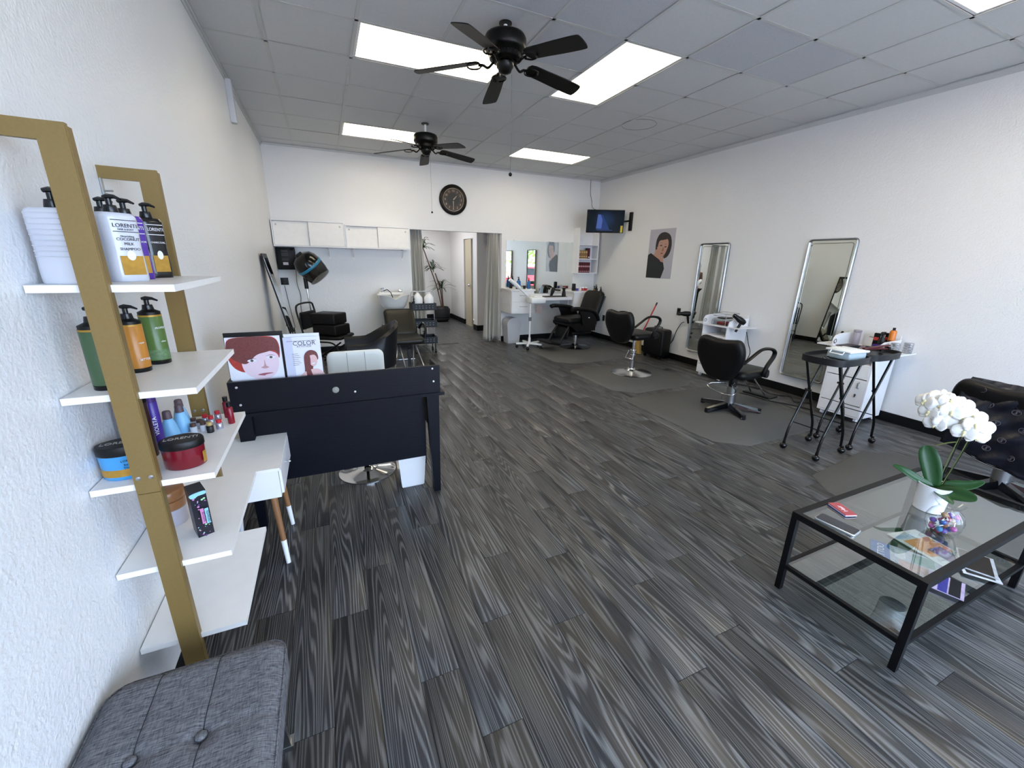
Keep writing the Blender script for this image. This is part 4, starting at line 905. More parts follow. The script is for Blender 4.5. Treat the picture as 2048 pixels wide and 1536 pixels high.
# potted plant in hall
t = thing('potted_dracaena', 'tall spiky potted plant at the end of the hallway', 'plant', (3.36, 10.55, 0))
MB().lathe([(.14, 0), (.19, .05), (.21, .16), (.215, .3), (.17, .38), (.15, .36)], n=24).build('pot', mat('black_wicker', '#141416', .6, bump=(60, .8)), t)
for z_ in (.08, .14, .2, .26, .32): MB().tube([((.2+.012*math.sin(z_*20))*math.cos(2*PI*i/24), (.2+.012*math.sin(z_*20))*math.sin(2*PI*i/24), z_) for i in range(24)], .012, 6, True).build('pot_rib', MATS['black_wicker'], t)
TR = mat('plant_trunk', '#5c4438', .7)
rr = random.Random(11)
for (pts, top) in (([(0, 0, .33), (-.1, 0, .85), (-.28, 0, 1.4), (-.42, 0, 1.82)], (-.42, 0, 1.82)), ([(.02, 0, .33), (-.02, 0, .8), (-.14, 0, 1.22)], (-.2, 0, 1.3)), ([(.05, 0, .33), (.03, 0, .6), (.02, 0, .84)], (.02, 0, .84))):
    MB().tube(smooth(pts, 5, False), .014, 7).build('trunk', TR, t)
    for i in range(24):
        a = rr.uniform(0, 2*PI); el = rr.uniform(.0, 1.35); L_ = rr.uniform(.28, .42); c, s = math.cos(a), math.sin(a)
        p0 = Vector(top); p1 = p0+Vector((c*math.cos(el)*L_*.5, s*math.cos(el)*L_*.5, math.sin(el)*L_*.55+.02)); p2 = p0+Vector((c*(math.cos(el)+.15)*L_, s*(math.cos(el)+.15)*L_, math.sin(el)*L_*.8-.08))
        side = Vector((-s, c, 0))*.011; q = smooth([tuple(p0), tuple(p1), tuple(p2)], 4, False); n = len(q); wd = [.6+.8*math.sin(PI*min(1, k/(n-1)*.9+.1)) if k < n-1 else .05 for k in range(n)]
        vs = [tuple(Vector(q[k])+side*wd[k]) for k in range(n)]+[tuple(Vector(q[k])-side*wd[k]) for k in range(n)]
        vs += [tuple(Vector(v)+Vector((0, 0, -.002))) for v in vs]
        fs = [(k, k+1, n+k+1, n+k) for k in range(n-1)]+[(2*n+k, 3*n+k, 3*n+k+1, 2*n+k+1) for k in range(n-1)]
        MB().add(vs, fs, True).build('leaf', LEAF_P, t)
# wall channel on left wall
MB().rbox((.0, 5.02, 2.74), (.05, 5.09, 3.09), .004).build('wall_conduit_box', mat('conduit_grey', '#c4c7cc', .45), label='narrow grey metal box high on the left wall below the ceiling', cat='box')

# ================================================================= SHAMPOO AREA
PORC = mat('white_porcelain', '#eceded', .12, coat=.5)
t = thing('shampoo_bowl', 'white porcelain shampoo bowl on the back wall by the doorway', 'sink', (1.655, 7.08, .93))
vs = []; fs = []; N = 36
rings = [(.05, -.22), (.14, -.2), (.2, -.12), (.235, -.03), (.255, .045), (.262, .055), (.25, .06), (.225, .04), (.19, -.05), (.12, -.12), (.04, -.13)]
for r_, z in rings:
    for i in range(N):
        a = 2*PI*i/N; dip = math.exp(-((a-1.5*PI)/.28)**2)*.06 if z > -.05 else 0
        vs.append((r_*1.0*math.cos(a), r_*1.05*math.sin(a)*(1 if math.sin(a) < 0 else 1.25), z-dip*(1 if z > 0 else .5)))
for j in range(len(rings)-1):
    for i in range(N): fs.append((j*N+i, j*N+(i+1) % N, (j+1)*N+(i+1) % N, (j+1)*N+i))
fs += [tuple(range(N-1, -1, -1)), tuple((len(rings)-1)*N+i for i in range(N))]
MB().add(vs, fs, True).build('bowl', PORC, t)
MB().rbox((-.2, .2, .03), (.2, .33, .075), .015).build('tap_ledge', PORC, t)
MB().lathe([(.025, .075), (.025, .09), (.012, .1), (.012, .13), (.022, .135), (.02, .15)], (-.13, .24, 0), 12).tube([(-.13, .24, .13), (-.17, .2, .14)], .006, 6).build('tap', CHROME, t)
MB().tube([(-.12, .24, .1), (-.06, .2, .12), (-.02, .1, .08), (0, .05, 0)], .007, 8).build('spray_hose', BLACK_P, t)
MB().rbox((.12, .2, .075), (.19, .27, .12), .01).build('spray_holder', CHROME, t)
MB().box((-.08, .2, -.5), (.08, .42, -.12)).build('drain_housing', PORC, t)
# shampoo chair
t = thing('shampoo_chair', 'dark brown-black reclining shampoo chair in front of the white bowl', 'chair', (1.66, 6.22, 0))
MB().pillow(rect(-.24, .24, -.36, .16, .06), .36, .46, 'z').build('seat', LEATHER_B, t)
Mb = Matrix.Translation((0, .16, .42)) @ Matrix.Rotation(math.radians(-38), 4, 'X')
MB().pillow(rect(-.235, .235, 0, .47, .06), -.04, .05, 'y', M=Mb).build('backrest', LEATHER_B, t)
for s in (-1, 1):
    bezier_tube([(s*.26, .18, .52), (s*.29, .1, .60), (s*.29, -.1, .60), (s*.28, -.2, .54), (s*.26, -.22, .42)], .018, 8).build('armrest', BLACK_P, t)
    MB().sphere((s*.29, .0, .62), .012, 8, 6).build('arm_stud', CHROME, t)
MB().tube([(-.12, -.15, .355), (-.21, -.3, .03), (-.19, -.33, .015), (.19, -.33, .015), (.21, -.3, .03), (.12, -.15, .355)], .011, 8).build('front_frame', CHROME, t)
for s in (-1, 1): MB().tube([(s*.1, -.12, .355), (s*.06, -.3, .02)], .009, 8).tube([(s*.12, .1, .355), (s*.2, .28, .012)], .011, 8).build('frame_strut', CHROME, t)
MB().box((-.1, -.1, .33), (.1, .12, .365)).build('under_plate', BLACK_P, t); MB().box((-.02, -.34, .02), (.02, -.3, .3)).build('centre_plate', BLACK_P, t)
MB().tube([(-.2, .28, .012), (.2, .28, .012)], .011, 8).build('rear_bar', CHROME, t)
# utility trolley
t = thing('utility_trolley', 'grey three-basket rolling trolley beside the shampoo chair', 'trolley', (2.12, 7.0, 0))
GM = mat('graphite_mesh', '#222529', .5, .3)
for z in (.17, .45, .735):
    MB().box((-.2, -.15, z), (.2, .15, z+.006)).box((-.2, -.15, z), (.2, -.146, z+.115)).box((-.2, .146, z), (.2, .15, z+.115)).box((-.2, -.146, z), (-.196, .146, z+.115)).box((.196, -.146, z), (.2, .146, z+.115)).build('basket', GM, t)
    mb = MB()
    for i in range(6):
        for k in range(2): mb.box((-.15+.055*i, -.1515, z+.035+.035*k), (-.125+.055*i, -.1505, z+.045+.035*k))
    mb.build('slot_pattern', mat('slot_light', '#6d7177', .5), t)
mb = MB()
for x in (-.19, .19): mb.tube([(x, 0, .06), (x, 0, .99)], .008, 8)
mb.tube([(-.19, 0, .98), (-.18, 0, 1.02), (-.15, 0, 1.035), (.15, 0, 1.035), (.18, 0, 1.02), (.19, 0, .98)], .008, 8).build('frame', STEEL, t)
for x in (-.17, .17):
    for y in (-.12, .12): MB().cyl((x-.012, y, .032), (x+.012, y, .032), .032, n=14).cyl((x, y, .04), (x, y, .17), .008).build('caster', BLACK_P, t)
for x, lb in ((2.04, 'white plastic jug in the trolley top basket, left one'), (2.23, 'white plastic jug in the trolley top basket, right one')):
    tj = thing('plastic_jug', lb, 'jug', (x, 7.0, .7415), 0, 'white jugs in the trolley top basket')
    MB().lathe([(.078, 0), (.082, .01), (.082, .17), (.075, .2), (.03, .255), (.022, .26)], n=22).build('body', WHITE_P, tj); MB().lathe([(.024, .26), (.024, .28), (.001, .281)], n=14).build('cap', WHITE_P, tj)
small_pump('small black pump bottle in the trolley bottom basket', 2.12, 6.95, .1765, .04, .15, BLACK_P)
small_pump('small black bottle at the left corner of the trolley top basket', 1.955, 6.9, .7415, .018, .17, BLACK_P)

# hood dryer and its chair
t = thing('hood_dryer', 'black hood hair dryer with blue rim and smoked visor on a chrome pole', 'hair dryer', (.44, 6.95, 0))
for i in range(5):
    a = 2*PI*i/5+.3; MB().tube([(0, 0, .08), (.25*math.cos(a), .25*math.sin(a), .06)], .014, 8).sphere((.25*math.cos(a), .25*math.sin(a), .028), .028, 10, 8).build('foot', BLACK_P, t)
MB().cyl((0, 0, .07), (-.05, .0, 1.12), .014).build('pole', CHROME, t); MB().cyl((-.05, 0, 1.1), (-.055, 0, 1.28), .028).build('neck', BLACK_P, t)
Mh = Matrix.Translation((.03, -.03, 1.42)) @ Matrix.Rotation(math.radians(-38), 4, 'Y') @ Matrix.Rotation(math.radians(12), 4, 'X')
MB().lathe([(.0, .21), (.08, .2), (.14, .165), (.175, .1), (.185, .02), (.18, .02)], n=32, M=Mh, cap=False).build('hood_shell', BLACK_G, t)
MB().lathe([(.187, .03), (.191, .02), (.191, .0), (.187, -.01)], n=32, M=Mh, cap=False).build('blue_rim', mat('teal_trim', '#2c7c9c', .3), t)
MB().lathe([(.186, -.01), (.18, -.1), (.16, -.2), (.155, -.2), (.17, -.1), (.178, -.01)], n=32, M=Mh, cap=False).build('visor', SMOKE, t)
mb = MB()
for i in range(5):
    a = PI*i/5; mb.tube([Mh @ Vector((.155*math.cos(a), .155*math.sin(a), -.16)), Mh @ Vector((-.155*math.cos(a), -.155*math.sin(a), -.16))], .003, 5)
mb.tube([Mh @ Vector((.16*math.cos(2*PI*i/24), .16*math.sin(2*PI*i/24), -.2)) for i in range(24)], .006, 6, True); mb.build('visor_guard', mat('guard_grey', '#8b8f93', .4), t)
MB().rbox((-.05, -.03, .19), (.05, .05, .23), .015, M=Mh).build('control_knob', BLACK_P, t)
t = thing('stacking_chair', 'black metal-frame chair with padded seat under the hood dryer', 'chair', (.66, 6.5, 0), -.5)
MB().pillow(rect(-.25, .25, -.23, .23, .05), .42, .48, 'z').build('seat', LEATHER, t)
bezier_tube([(-.29, -.22, .45), (-.32, -.22, .62), (-.36, -.22, .84), (-.36, -.15, .91), (-.36, .15, .91), (-.36, .22, .84), (-.32, .22, .62), (-.29, .22, .45)], .013, 8).build('back_frame', BLACK_P, t)
MB().pillow(rect(-.19, .19, .55, .8, .03), -.355, -.325, 'x').build('backrest', LEATHER, t)
for y in (-.22, .22):
    bezier_tube([(-.29, y, .45), (-.1, y, .40), (.12, y, .38), (.2, y, .25), (.26, y, .012)], .012, 8).build('leg', BLACK_P, t); bezier_tube([(.24, y, .4), (.1, y, .3), (-.05, y, .2), (-.28, y, .012)], .012, 8).build('leg', BLACK_P, t)
MB().tube([(.2, -.22, .26), (.2, .22, .26)], .01, 6).build('cross_bar', BLACK_P, t)
for z0, z1, x0, x1, lb, rz in ((.484, .634, -.19, .21, 'lower black vinyl booster block on the chair under the dryer', .12), (.636, .79, -.21, .17, 'upper black vinyl booster block on the chair under the dryer', .25)):
    b_ = thing('booster_block', lb, 'booster seat', (.66, 6.48, z0), rz-.85, 'black booster blocks')
    MB().rbox((x0, -.16, 0), (x1, .16, z1-z0), .02, 3).build('padded_block', LEATHER, b_)
# tub armchair
t = thing('tub_armchair', 'dark slate tub-style salon armchair facing left, before the shampoo chair', 'armchair', (1.09, 5.0, 0), PI)
# local: faces +x
MB().lathe([(.25, 0), (.25, .008), (.2, .02), (.06, .03), (.04, .06)], n=32).build('base_disc', STEEL, t); MB().cyl((0, 0, .05), (0, 0, .36), .035).build('column', CHROME, t)
MB().pillow(rect(-.2, .26, -.19, .19, .08), .36, .49, 'z').build('seat', NAVYL, t)
vs = []; fs = []; N = 30; K = 6
def shell(th0=-2.35, th1=2.35):
    vs = []; fs = []
    sec = 8
    for i in range(N+1):
        a = th0+(th1-th0)*i/N; cx = -math.cos(a); cy = math.sin(a)
        # path : back curve + arms forward
        bx = -.22*math.cos(a) if abs(a) < PI/2 else .0; by = .27*math.sin(a) if abs(a) < PI/2 else .27*math.copysign(1, a)
        if abs(a) >= PI/2: bx = (abs(a)-PI/2)/(2.35-PI/2)*.3
        top = .86-.22*min(1, abs(a)/1.75)**1.3; bot = .34; th = .032
        nx, ny = (-math.cos(a), math.sin(a)) if abs(a) < PI/2 else (0, math.copysign(1, a))
        if a == th0 or i == N: nx, ny = 0, math.copysign(1, a)
        lean = .05*max(0, math.cos(a))
        for (o_, z, l) in ((-th, bot, 0), (-th*1.1, (bot+top)/2, .4), (-th, top-.03, 1), (-.0, top, 1), (th, top-.03, 1), (th*1.1, (bot+top)/2, .4), (th, bot, 0)):
            vs.append((bx+nx*o_-lean*l, by+ny*o_, z))
    S_ = 7
    for i in range(N):
        for k in range(S_): a = i*S_+k; b = i*S_+(k+1) % S_; fs.append((a, b, b+S_, a+S_))
    fs += [tuple(range(S_)), tuple(N*S_+k for k in range(S_-1, -1, -1))]
    return MB().add(vs, fs, True)
shell().build('wraparound_back', NAVYL, t)
# easel board leaning on left wall
t = thing('leaning_board', 'tall narrow black-framed mirror leaning on the left wall near the back', 'mirror', (0, 5.5, 0))
a = Vector((.33, 0, 0)); b = Vector((.02, 0, 1.58))
def slab(y0, y1, z0, z1, th, mt, nm, off=0):
    d = (b-a); n_ = Vector((d.z, 0, -d.x)).normalized(); p = [a+d*z0+n_*off, a+d*z1+n_*off]
    return MB().prism([p[0]+Vector((0, y0, 0)), p[0]+Vector((0, y1, 0)), p[1]+Vector((0, y1, 0)), p[1]+Vector((0, y0, 0))], n_*th).build(nm, mt, t)
slab(0, .42, 0, 1, .015, BLACK_P, 'frame'); slab(.03, .39, .03, .97, .002, MIRROR, 'glass', .0155)
t = thing('wire_stand', 'slim black wire stand behind the reception books', 'stand', (.23, 5.2, 0))
for dx in (0, .035, .07): MB().tube([(dx, 0, 0), (dx*.6, .05, .78)], .006, 6).build('rod', BLACK_P, t)
MB().tube([(0, .05, .78), (-.03, .05, .8), (-.03, .05, .84)], .005, 6).build('hook', BLACK_P, t)

# ================================================================= RIGHT WALL
# poster
t = thing('wall_poster', 'portrait poster of a woman with a dark bob on the right wall', 'poster', (XW, 5.915, 2.11))
MB().box((-.004, -.585, -.8), (-.0005, 0, 0)).build('sheet', mat('poster_grey', '#b3b3bd', .4), t)
pr = Print(t, (-.0042, 0, 0), (0, -.585, 0), (0, 0, -.8), .0004)
HB = mat('poster_hair', '#2a201d', .4); SK = mat('poster_skin', '#b98e7c', .4); BT = mat('poster_top', '#1d2120', .5); SKD = mat('poster_skin_shade', '#8c6253', .4)
pr.shape([(.3, .2), (.42, .09), (.62, .07), (.82, .14), (.9, .3), (.88, .45), (.78, .56), (.62, .58), (.6, .4), (.35, .45), (.28, .38)], HB)
pr.shape([(.3, .42), (.44, .4), (.5, .55), (.62, .6), (.62, .68), (.2, .62), (.1, .55), (.25, .5)], SK)
pr.shape([(.32, .28), (.4, .2), (.7, .2), (.78, .3), (.74, .42), (.66, .52), (.55, .57), (.42, .5), (.36, .4)], SK)
pr.shape([(.3, .3), (.34, .16), (.5, .12), (.7, .2), (.6, .22), (.42, .24), (.36, .36)], HB)
pr.shape([(.0, .52), (.12, .48), (.3, .55), (.5, .62), (.66, .68), (.72, .8), (.62, 1.0), (.3, 1), (.0, 1)], BT, sm=False)
pr.shape([(.5, .56), (.62, .58), (.66, .53), (.62, .66), (.52, .64)], SK)
for u, v in ((.5, .33), (.68, .36)): pr.ell(u, v, .045, .012, HB); pr.shape([(u-.06, v-.045), (u, v-.06), (u+.05, v-.045), (u, v-.048)], SKD)
pr.shape([(.6, .36), (.62, .43), (.57, .45), (.56, .43)], SKD); pr.ell(.56, .49, .05, .012, mat('poster_lip', '#7c4038', .4))
# two tall mirrors
for yc, lb in ((4.52, 'tall silver-framed mirror on the right wall, nearer the poster'), (2.95, 'tall silver-framed mirror on the right wall, nearer the camera')):
    t = thing('tall_mirror', lb, 'mirror', (XW-(.036 if yc < 4 else .01), yc, .235), 0, 'tall station mirrors'); t.rotation_euler = (0, .0215 if yc < 4 else .004, 0); w_ = .247; h_ = 1.61
    MB().tube([(-.02, y, z) for y, z in rect(-w_, w_, 0, h_, .03, 3)], .011, 8, True, flat=1.6, upv=(1, 0, 0)).build('frame', STEEL, t)
    MB().prism([(-.016, y, z) for y, z in rect(-w_+.01, w_-.01, .01, h_-.01, .025, 3)], (.012, 0, 0)).build('glass', MIRROR, t)
    MB().tube([(-.0175, y, z) for y, z in rect(-w_+.035, w_-.035, .04, h_-.04, .02, 3)], .0035, 6, True).build('inner_bevel', mat('bevel_grey', '#8f938f', .3, .6), t)
    MB().box((-.004, -.15, .1), (0, .15, 1.5)).build('backing', BLACK_P, t)
# styling station trolleys
def station(label, yc):
    t = thing('styling_cabinet', label, 'cabinet', (5.69, yc, 0), 0, 'white wheeled styling cabinets'); W, D = .2, .19
    MB().box((-D, -W, .05), (D, -W+.016, .74)).box((-D, W-.016, .05), (D, W, .74)).box((-D, -W+.016, .05), (D, W-.016, .066)).box((D-.01, -W+.016, .066), (D, W-.016, .74)).box((-D, -W+.016, .60), (D-.01, W-.016, .616)).build('carcass', WHITE, t)
    MB().box((-D-.01, -W-.004, .74), (D, W+.004, .756)).build('top', WHITE, t)
    dwr = MB().box((-D-.004, -W+.018, .47), (-D+.012, W-.018, .598)).build('drawer', WHITE, t)
    MB().box((-D-.003, -W+.018, .185), (-D+.012, W-.018, .46)).build('door', WHITE, t)
    dd = MB().box((-D-.003, -W+.018, .07), (-D+.012, W-.018, .175)).build('kick_drawer', WHITE, t)
    MB().tube([(-D-.004, -W+.07, .37), (-D-.03, -W+.07, .375), (-D-.03, -W+.07, .425), (-D-.004, -W+.07, .43)], .006, 6).build('door_handle', STEEL, t)
    MB().sphere((-D-.01, -W+.08, .3), .009, 8, 6).box((-D-.02, -W+.078, .275), (-D-.004, -W+.082, .3)).build('lock_keys', BLACK_G, t)
    for s in (-1, 1):
        P_ = [(-D, .756), (D, .756), (D, .885), (-D+.09, .875), (-D+.03, .86), (-D, .82)] if s > 0 else [(-D, .756), (D, .756), (D, .86), (-D+.1, .85), (-D+.02, .82)]
        MB().prism([(x, s*W-.008, z) for x, z in P_], (0, .016, 0)).build('side_cheek', WHITE, t)
        MB().box((-D+.01, s*W+s*.009, .745), (D-.02, s*(W+.155), .757)).build('wing_shelf', WHITE, t)
        MB().tube([(-.08, s*(W+.1)+.03*math.cos(k*PI/6), .752+.0) for k in range(2)], .003, 4)
    MB().tube([(-D-.002, W-.0+.0*k, .80+0*k) for k in range(2)], .001, 4)
    MB().box((D-.012, -W, .756), (D, W, .9)).build('back_board', WHITE, t)
    MB().lathe([(.022, 0), (.026, .002), (.022, .004), (.016, .003)], n=18, M=Matrix.Translation((-D+.02, W-.008, .80)) @ Matrix.Rotation(PI/2, 4, 'X'), cap=False).build('cable_ring', CHROME, t)
    for x in (-D+.04, D-.04):
        for y in (-W+.04, W-.04): MB().cyl((x, y-.012, .024), (x, y+.012, .024), .024, n=14).cyl((x, y, .03), (x, y, .05), .008).build('caster', WHITE_P, t)
    return t
station('white wheeled styling cabinet between the two tall mirrors', 3.98)
station('white wheeled styling cabinet behind the black tray tables', 2.305)
# items on station one (nearer the far mirror)
ZT = .7565
t = thing('acrylic_organizer', 'clear two-tier acrylic organizer on the cabinet between the mirrors', 'organizer', (5.66, 3.96, ZT))
MB().box((-.12, -.12, .0), (.12, .12, .004)).box((-.12, -.12, .004), (-.117, .12, .07)).box((.117, -.12, .004), (.12, .12, .07)).box((-.117, -.12, .004), (.117, -.117, .07)).box((-.117, .117, .004), (.117, .12, .07)).build('lower_tray', CLEARPL, t)
mb = MB()
for z in (.08, .12, .16): mb.tube([(x, y, z) for x, y in rect(-.12, .12, -.12, .12, .02, 3)], .003, 5, True)
for x, y in ((-.12, -.1), (-.12, .1), (.12, -.1), (.12, .1)): mb.tube([(x, y, .004), (x, y, .165)], .003, 5)
mb.build('wire_rim', STEEL, t); MB().rbox((-.08, -.05, .0045), (.06, .07, .04), .005).build('red_contents', mat('red_combs', '#a84a44', .5), t); MB().box((-.09, -.05, .085), (.08, .06, .1)).build('dark_contents', BLACK_P, t)
hair_dryer('black hair dryer resting on the near wing of the cabinet between the mirrors', (5.6, 3.68, .85), 2.7, -.6)
cable('dryer_cord', [(5.72, 3.66, .7), (5.74, 3.62, .55), (5.78, 3.6, .4), (5.7, 3.64, .2), (5.6, 3.62, .06)], .005, LAMPCORD, 'black cord hanging from the dryer beside the cabinet')
hair_dryer('black hair dryer plugged in beside the poster-side mirror', (5.82, 4.80, .80), 2.6, 0)
cable('dryer_cord', [(5.85, 4.86, .66), (5.89, 4.95, .62), (5.89, 5.03, .48), (5.89, 5.08, .32), (5.88, 5.16, .22), (5.84, 5.2, .22)], .006, LAMPCORD, 'grey cord from the wall dryer to the black suitcase')
# items on station two
t = thing('styling_tin', 'grey tin jar standing on the far wing of the near cabinet', 'jar', (5.76, 2.43, ZT+.0)); MB().lathe([(.033, 0), (.035, .003), (.035, .13), (.03, .135), (.036, .14), (.036, .16), (.001, .161)], n=20).build('body', mat('mauve_jar', '#a39ba3', .3), t)
t = thing('tool_mat', 'dark brown silicone mat with purple clips on the near cabinet', 'mat', (5.63, 2.31, ZT)); MB().rbox((-.12, -.15, 0), (.1, .17, .008), .003).build('mat_sheet', mat('mat_brown', '#3a2b30', .5), t); MB().rbox((-.03, .0, .008), (.03, .03, .016), .003).rbox((-.05, -.06, .008), (.0, -.045, .014), .002).build('clips', mat('clip_purple', '#7a4a80', .4), t)
t = thing('purple_jar', 'flat purple lidded jar on the near cabinet', 'jar', (5.62, 2.165, ZT)); MB().lathe([(.04, 0), (.043, .004), (.043, .03)], n=22).build('body', mat('lilac_jar', '#7d739e', .3), t); MB().lathe([(.045, .03), (.045, .06), (.001, .061)], n=22).build('lid', mat('purple_lid', '#3f2a82', .35), t)
t = thing('spray_can', 'orange and black spray can, tallest thing on the near cabinet', 'spray can', (5.78, 2.14, ZT)); MB().lathe([(.027, 0), (.028, .003), (.028, .1)], n=18).build('lower_body', mat('can_dark', '#5c3018', .35, noise=(40, .5)), t); MB().lathe([(.0283, .1), (.0283, .185), (.02, .2)], n=18).build('upper_body', mat('can_orange', '#d0782a', .35), t); MB().lathe([(.012, .2), (.012, .225), (.001, .226)], n=12).build('nozzle', BLACK_P, t)
t = thing('spray_bottle', 'black trigger spray bottle beside the orange can', 'spray bottle', (5.71, 2.185, ZT)); MB().lathe([(.03, 0), (.032, .003), (.032, .09), (.012, .13), (.012, .15)], n=18).build('body', BLACK_P, t); MB().rbox((-.03, -.012, .15), (.03, .012, .18), .006).tube([(-.03, 0, .17), (-.035, 0, .14)], .005, 6).build('trigger_head', BLACK_P, t)
for x, y, lb in ((5.72, 2.235, 'black and red product carton left of the spray bottle'), (5.83, 2.19, 'black and red product carton behind the spray can')):
    t = thing('product_carton', lb, 'box', (x, y, ZT), .2); MB().box((-.02, -.022, 0), (.02, .022, .16)).build('carton', BLACK_P, t); MB().box((-.021, -.02, .09), (-.02, .02, .12)).box((-.021, -.02, .02), (-.02, 0, .05)).build('red_print', mat('carton_red', '#a8352a', .4), t)
for y, x, h, lb in ((2.03, 5.62, .1, 'speckled silver can on the near wing shelf, left one'), (1.985, 5.76, .1, 'ribbed silver can on the near wing shelf, right one')):
    t = thing('metal_can', lb, 'can', (x, y, ZT+.001)); mb = MB().lathe([(.036, 0), (.037, .003), (.037, h)], n=22); mb.build('body', mat('speckled_tin', '#a9aaac', .3, .6, noise=(90, .5)), t)
    for k in range(4): MB().tube([(.037*math.cos(2*PI*i/20), .037*math.sin(2*PI*i/20), .015+k*.023) for i in range(20)], .0025, 5, True).build('rib', CHROME, t)
t = thing('curling_iron', 'black curling iron lying on the far wing of the near cabinet', 'curling iron', (5.7, 2.57, ZT+.012)); MB().cyl((-.02, 0, .01), (.1, .02, .1), .012).cyl((-.1, -.02, 0), (-.02, 0, .012), .008).build('barrel', BLACK_P, t)
t = thing('magazine_holder', 'white printed card leaning on the near cabinet back board', 'card', (5.852, 2.28, ZT)); MB().box((0, -.1, 0), (.004, .12, .15)).build('card', LBL_WHT, t); MB().box((-.001, -.0, .09), (0, .08, .1)).box((-.001, -.07, .05), (0, -.03, .09)).build('print', mat('print_grey', '#9a9a9d', .5), t)

# suitcase with red broom behind
t = thing('suitcase', 'black trolley suitcase standing against the right wall below the poster', 'suitcase', (5.74, 5.28, 0), .1)
MB().rbox((-.12, -.21, .04), (.12, .21, .5), .05, 4).build('shell', BLACK_P, t); MB().rbox((-.135, -.17, .08), (-.118, .17, .44), .008).build('front_pocket', LEATHER, t)
MB().tube([(.0, -.08, .5), (.0, -.08, .53), (.0, .08, .53), (.0, .08, .5)], .008, 6).build('handle', BLACK_P, t)
MB().box((-.137, -.05, .4), (-.135, .05, .43)).build('badge', SCW, t)
for y in (-.16, .16): MB().cyl((-.08, y-.012, .025), (-.08, y+.012, .025), .025, n=12).cyl((.08, y-.012, .025), (.08, y+.012, .025), .025, n=12).build('wheel', BLACK_P, t)
t = thing('broom', 'red-handled broom with straw head behind the black suitcase', 'broom', (5.63, 5.62, 0))
MB().cyl((0, 0, .22), (.2, -.12, .86), .012).build('handle', mat('red_paint', '#b3262b', .35), t); MB().cyl((.2, -.12, .86), (.215, -.129, .91), .013).build('grip', BLACK_P, t)
MB().prism([(-.03, -.09, .01), (-.03, .1, .01), (.0, .03, .26), (.0, -.03, .26)], (.05, 0, 0)).build('bristles', mat('straw', '#a98a4a', .8, noise=(60, .4)), t)

# ================================================================= MATS
def floor_mat(label, pts):
    o = thing('anti_fatigue_mat', label, 'mat', (0, 0, 0), 0, 'grey anti-fatigue mats'); n = len(pts)
    cx = sum(p[0] for p in pts)/n; cy = sum(p[1] for p in pts)/n; vs = [(x, y, .0) for x, y in pts]+[(cx+(x-cx)*.975, cy+(y-cy)*.975, .012) for x, y in pts]
    MB().add(vs, [tuple(range(n-1, -1, -1)), tuple(range(n, 2*n))]+[(i, (i+1) % n, n+(i+1) % n, n+i) for i in range(n)]).build('mat_sheet', RUBBER, o); return o
def matshape(y0, y1, x0=3.78, x1=5.2): return [(x0+.25, y0), (x1-.25, y0+.02), (x1, y0+.2), (x1, y1-.2), (x1-.1, y1), (x0+.1, y1), (x0, y1-.1), (x0+.02, y0+.2)]
floor_mat('grey floor mat under the reclining barber chair', matshape(5.35, 6.6, 3.9, 5.4))
floor_mat('grey floor mat under the round-base chair', matshape(3.77, 5.05, 3.82, 5.2))
floor_mat('grey floor mat under the star-base chair', matshape(2.17, 3.65, 3.73, 5.28))
floor_mat('grey floor mat beside the coffee table under the caped chair', [(3.8, .1), (5.3, .1), (5.3, 1.35), (4.8, 1.72), (3.95, 1.62), (3.8, 1.42)])

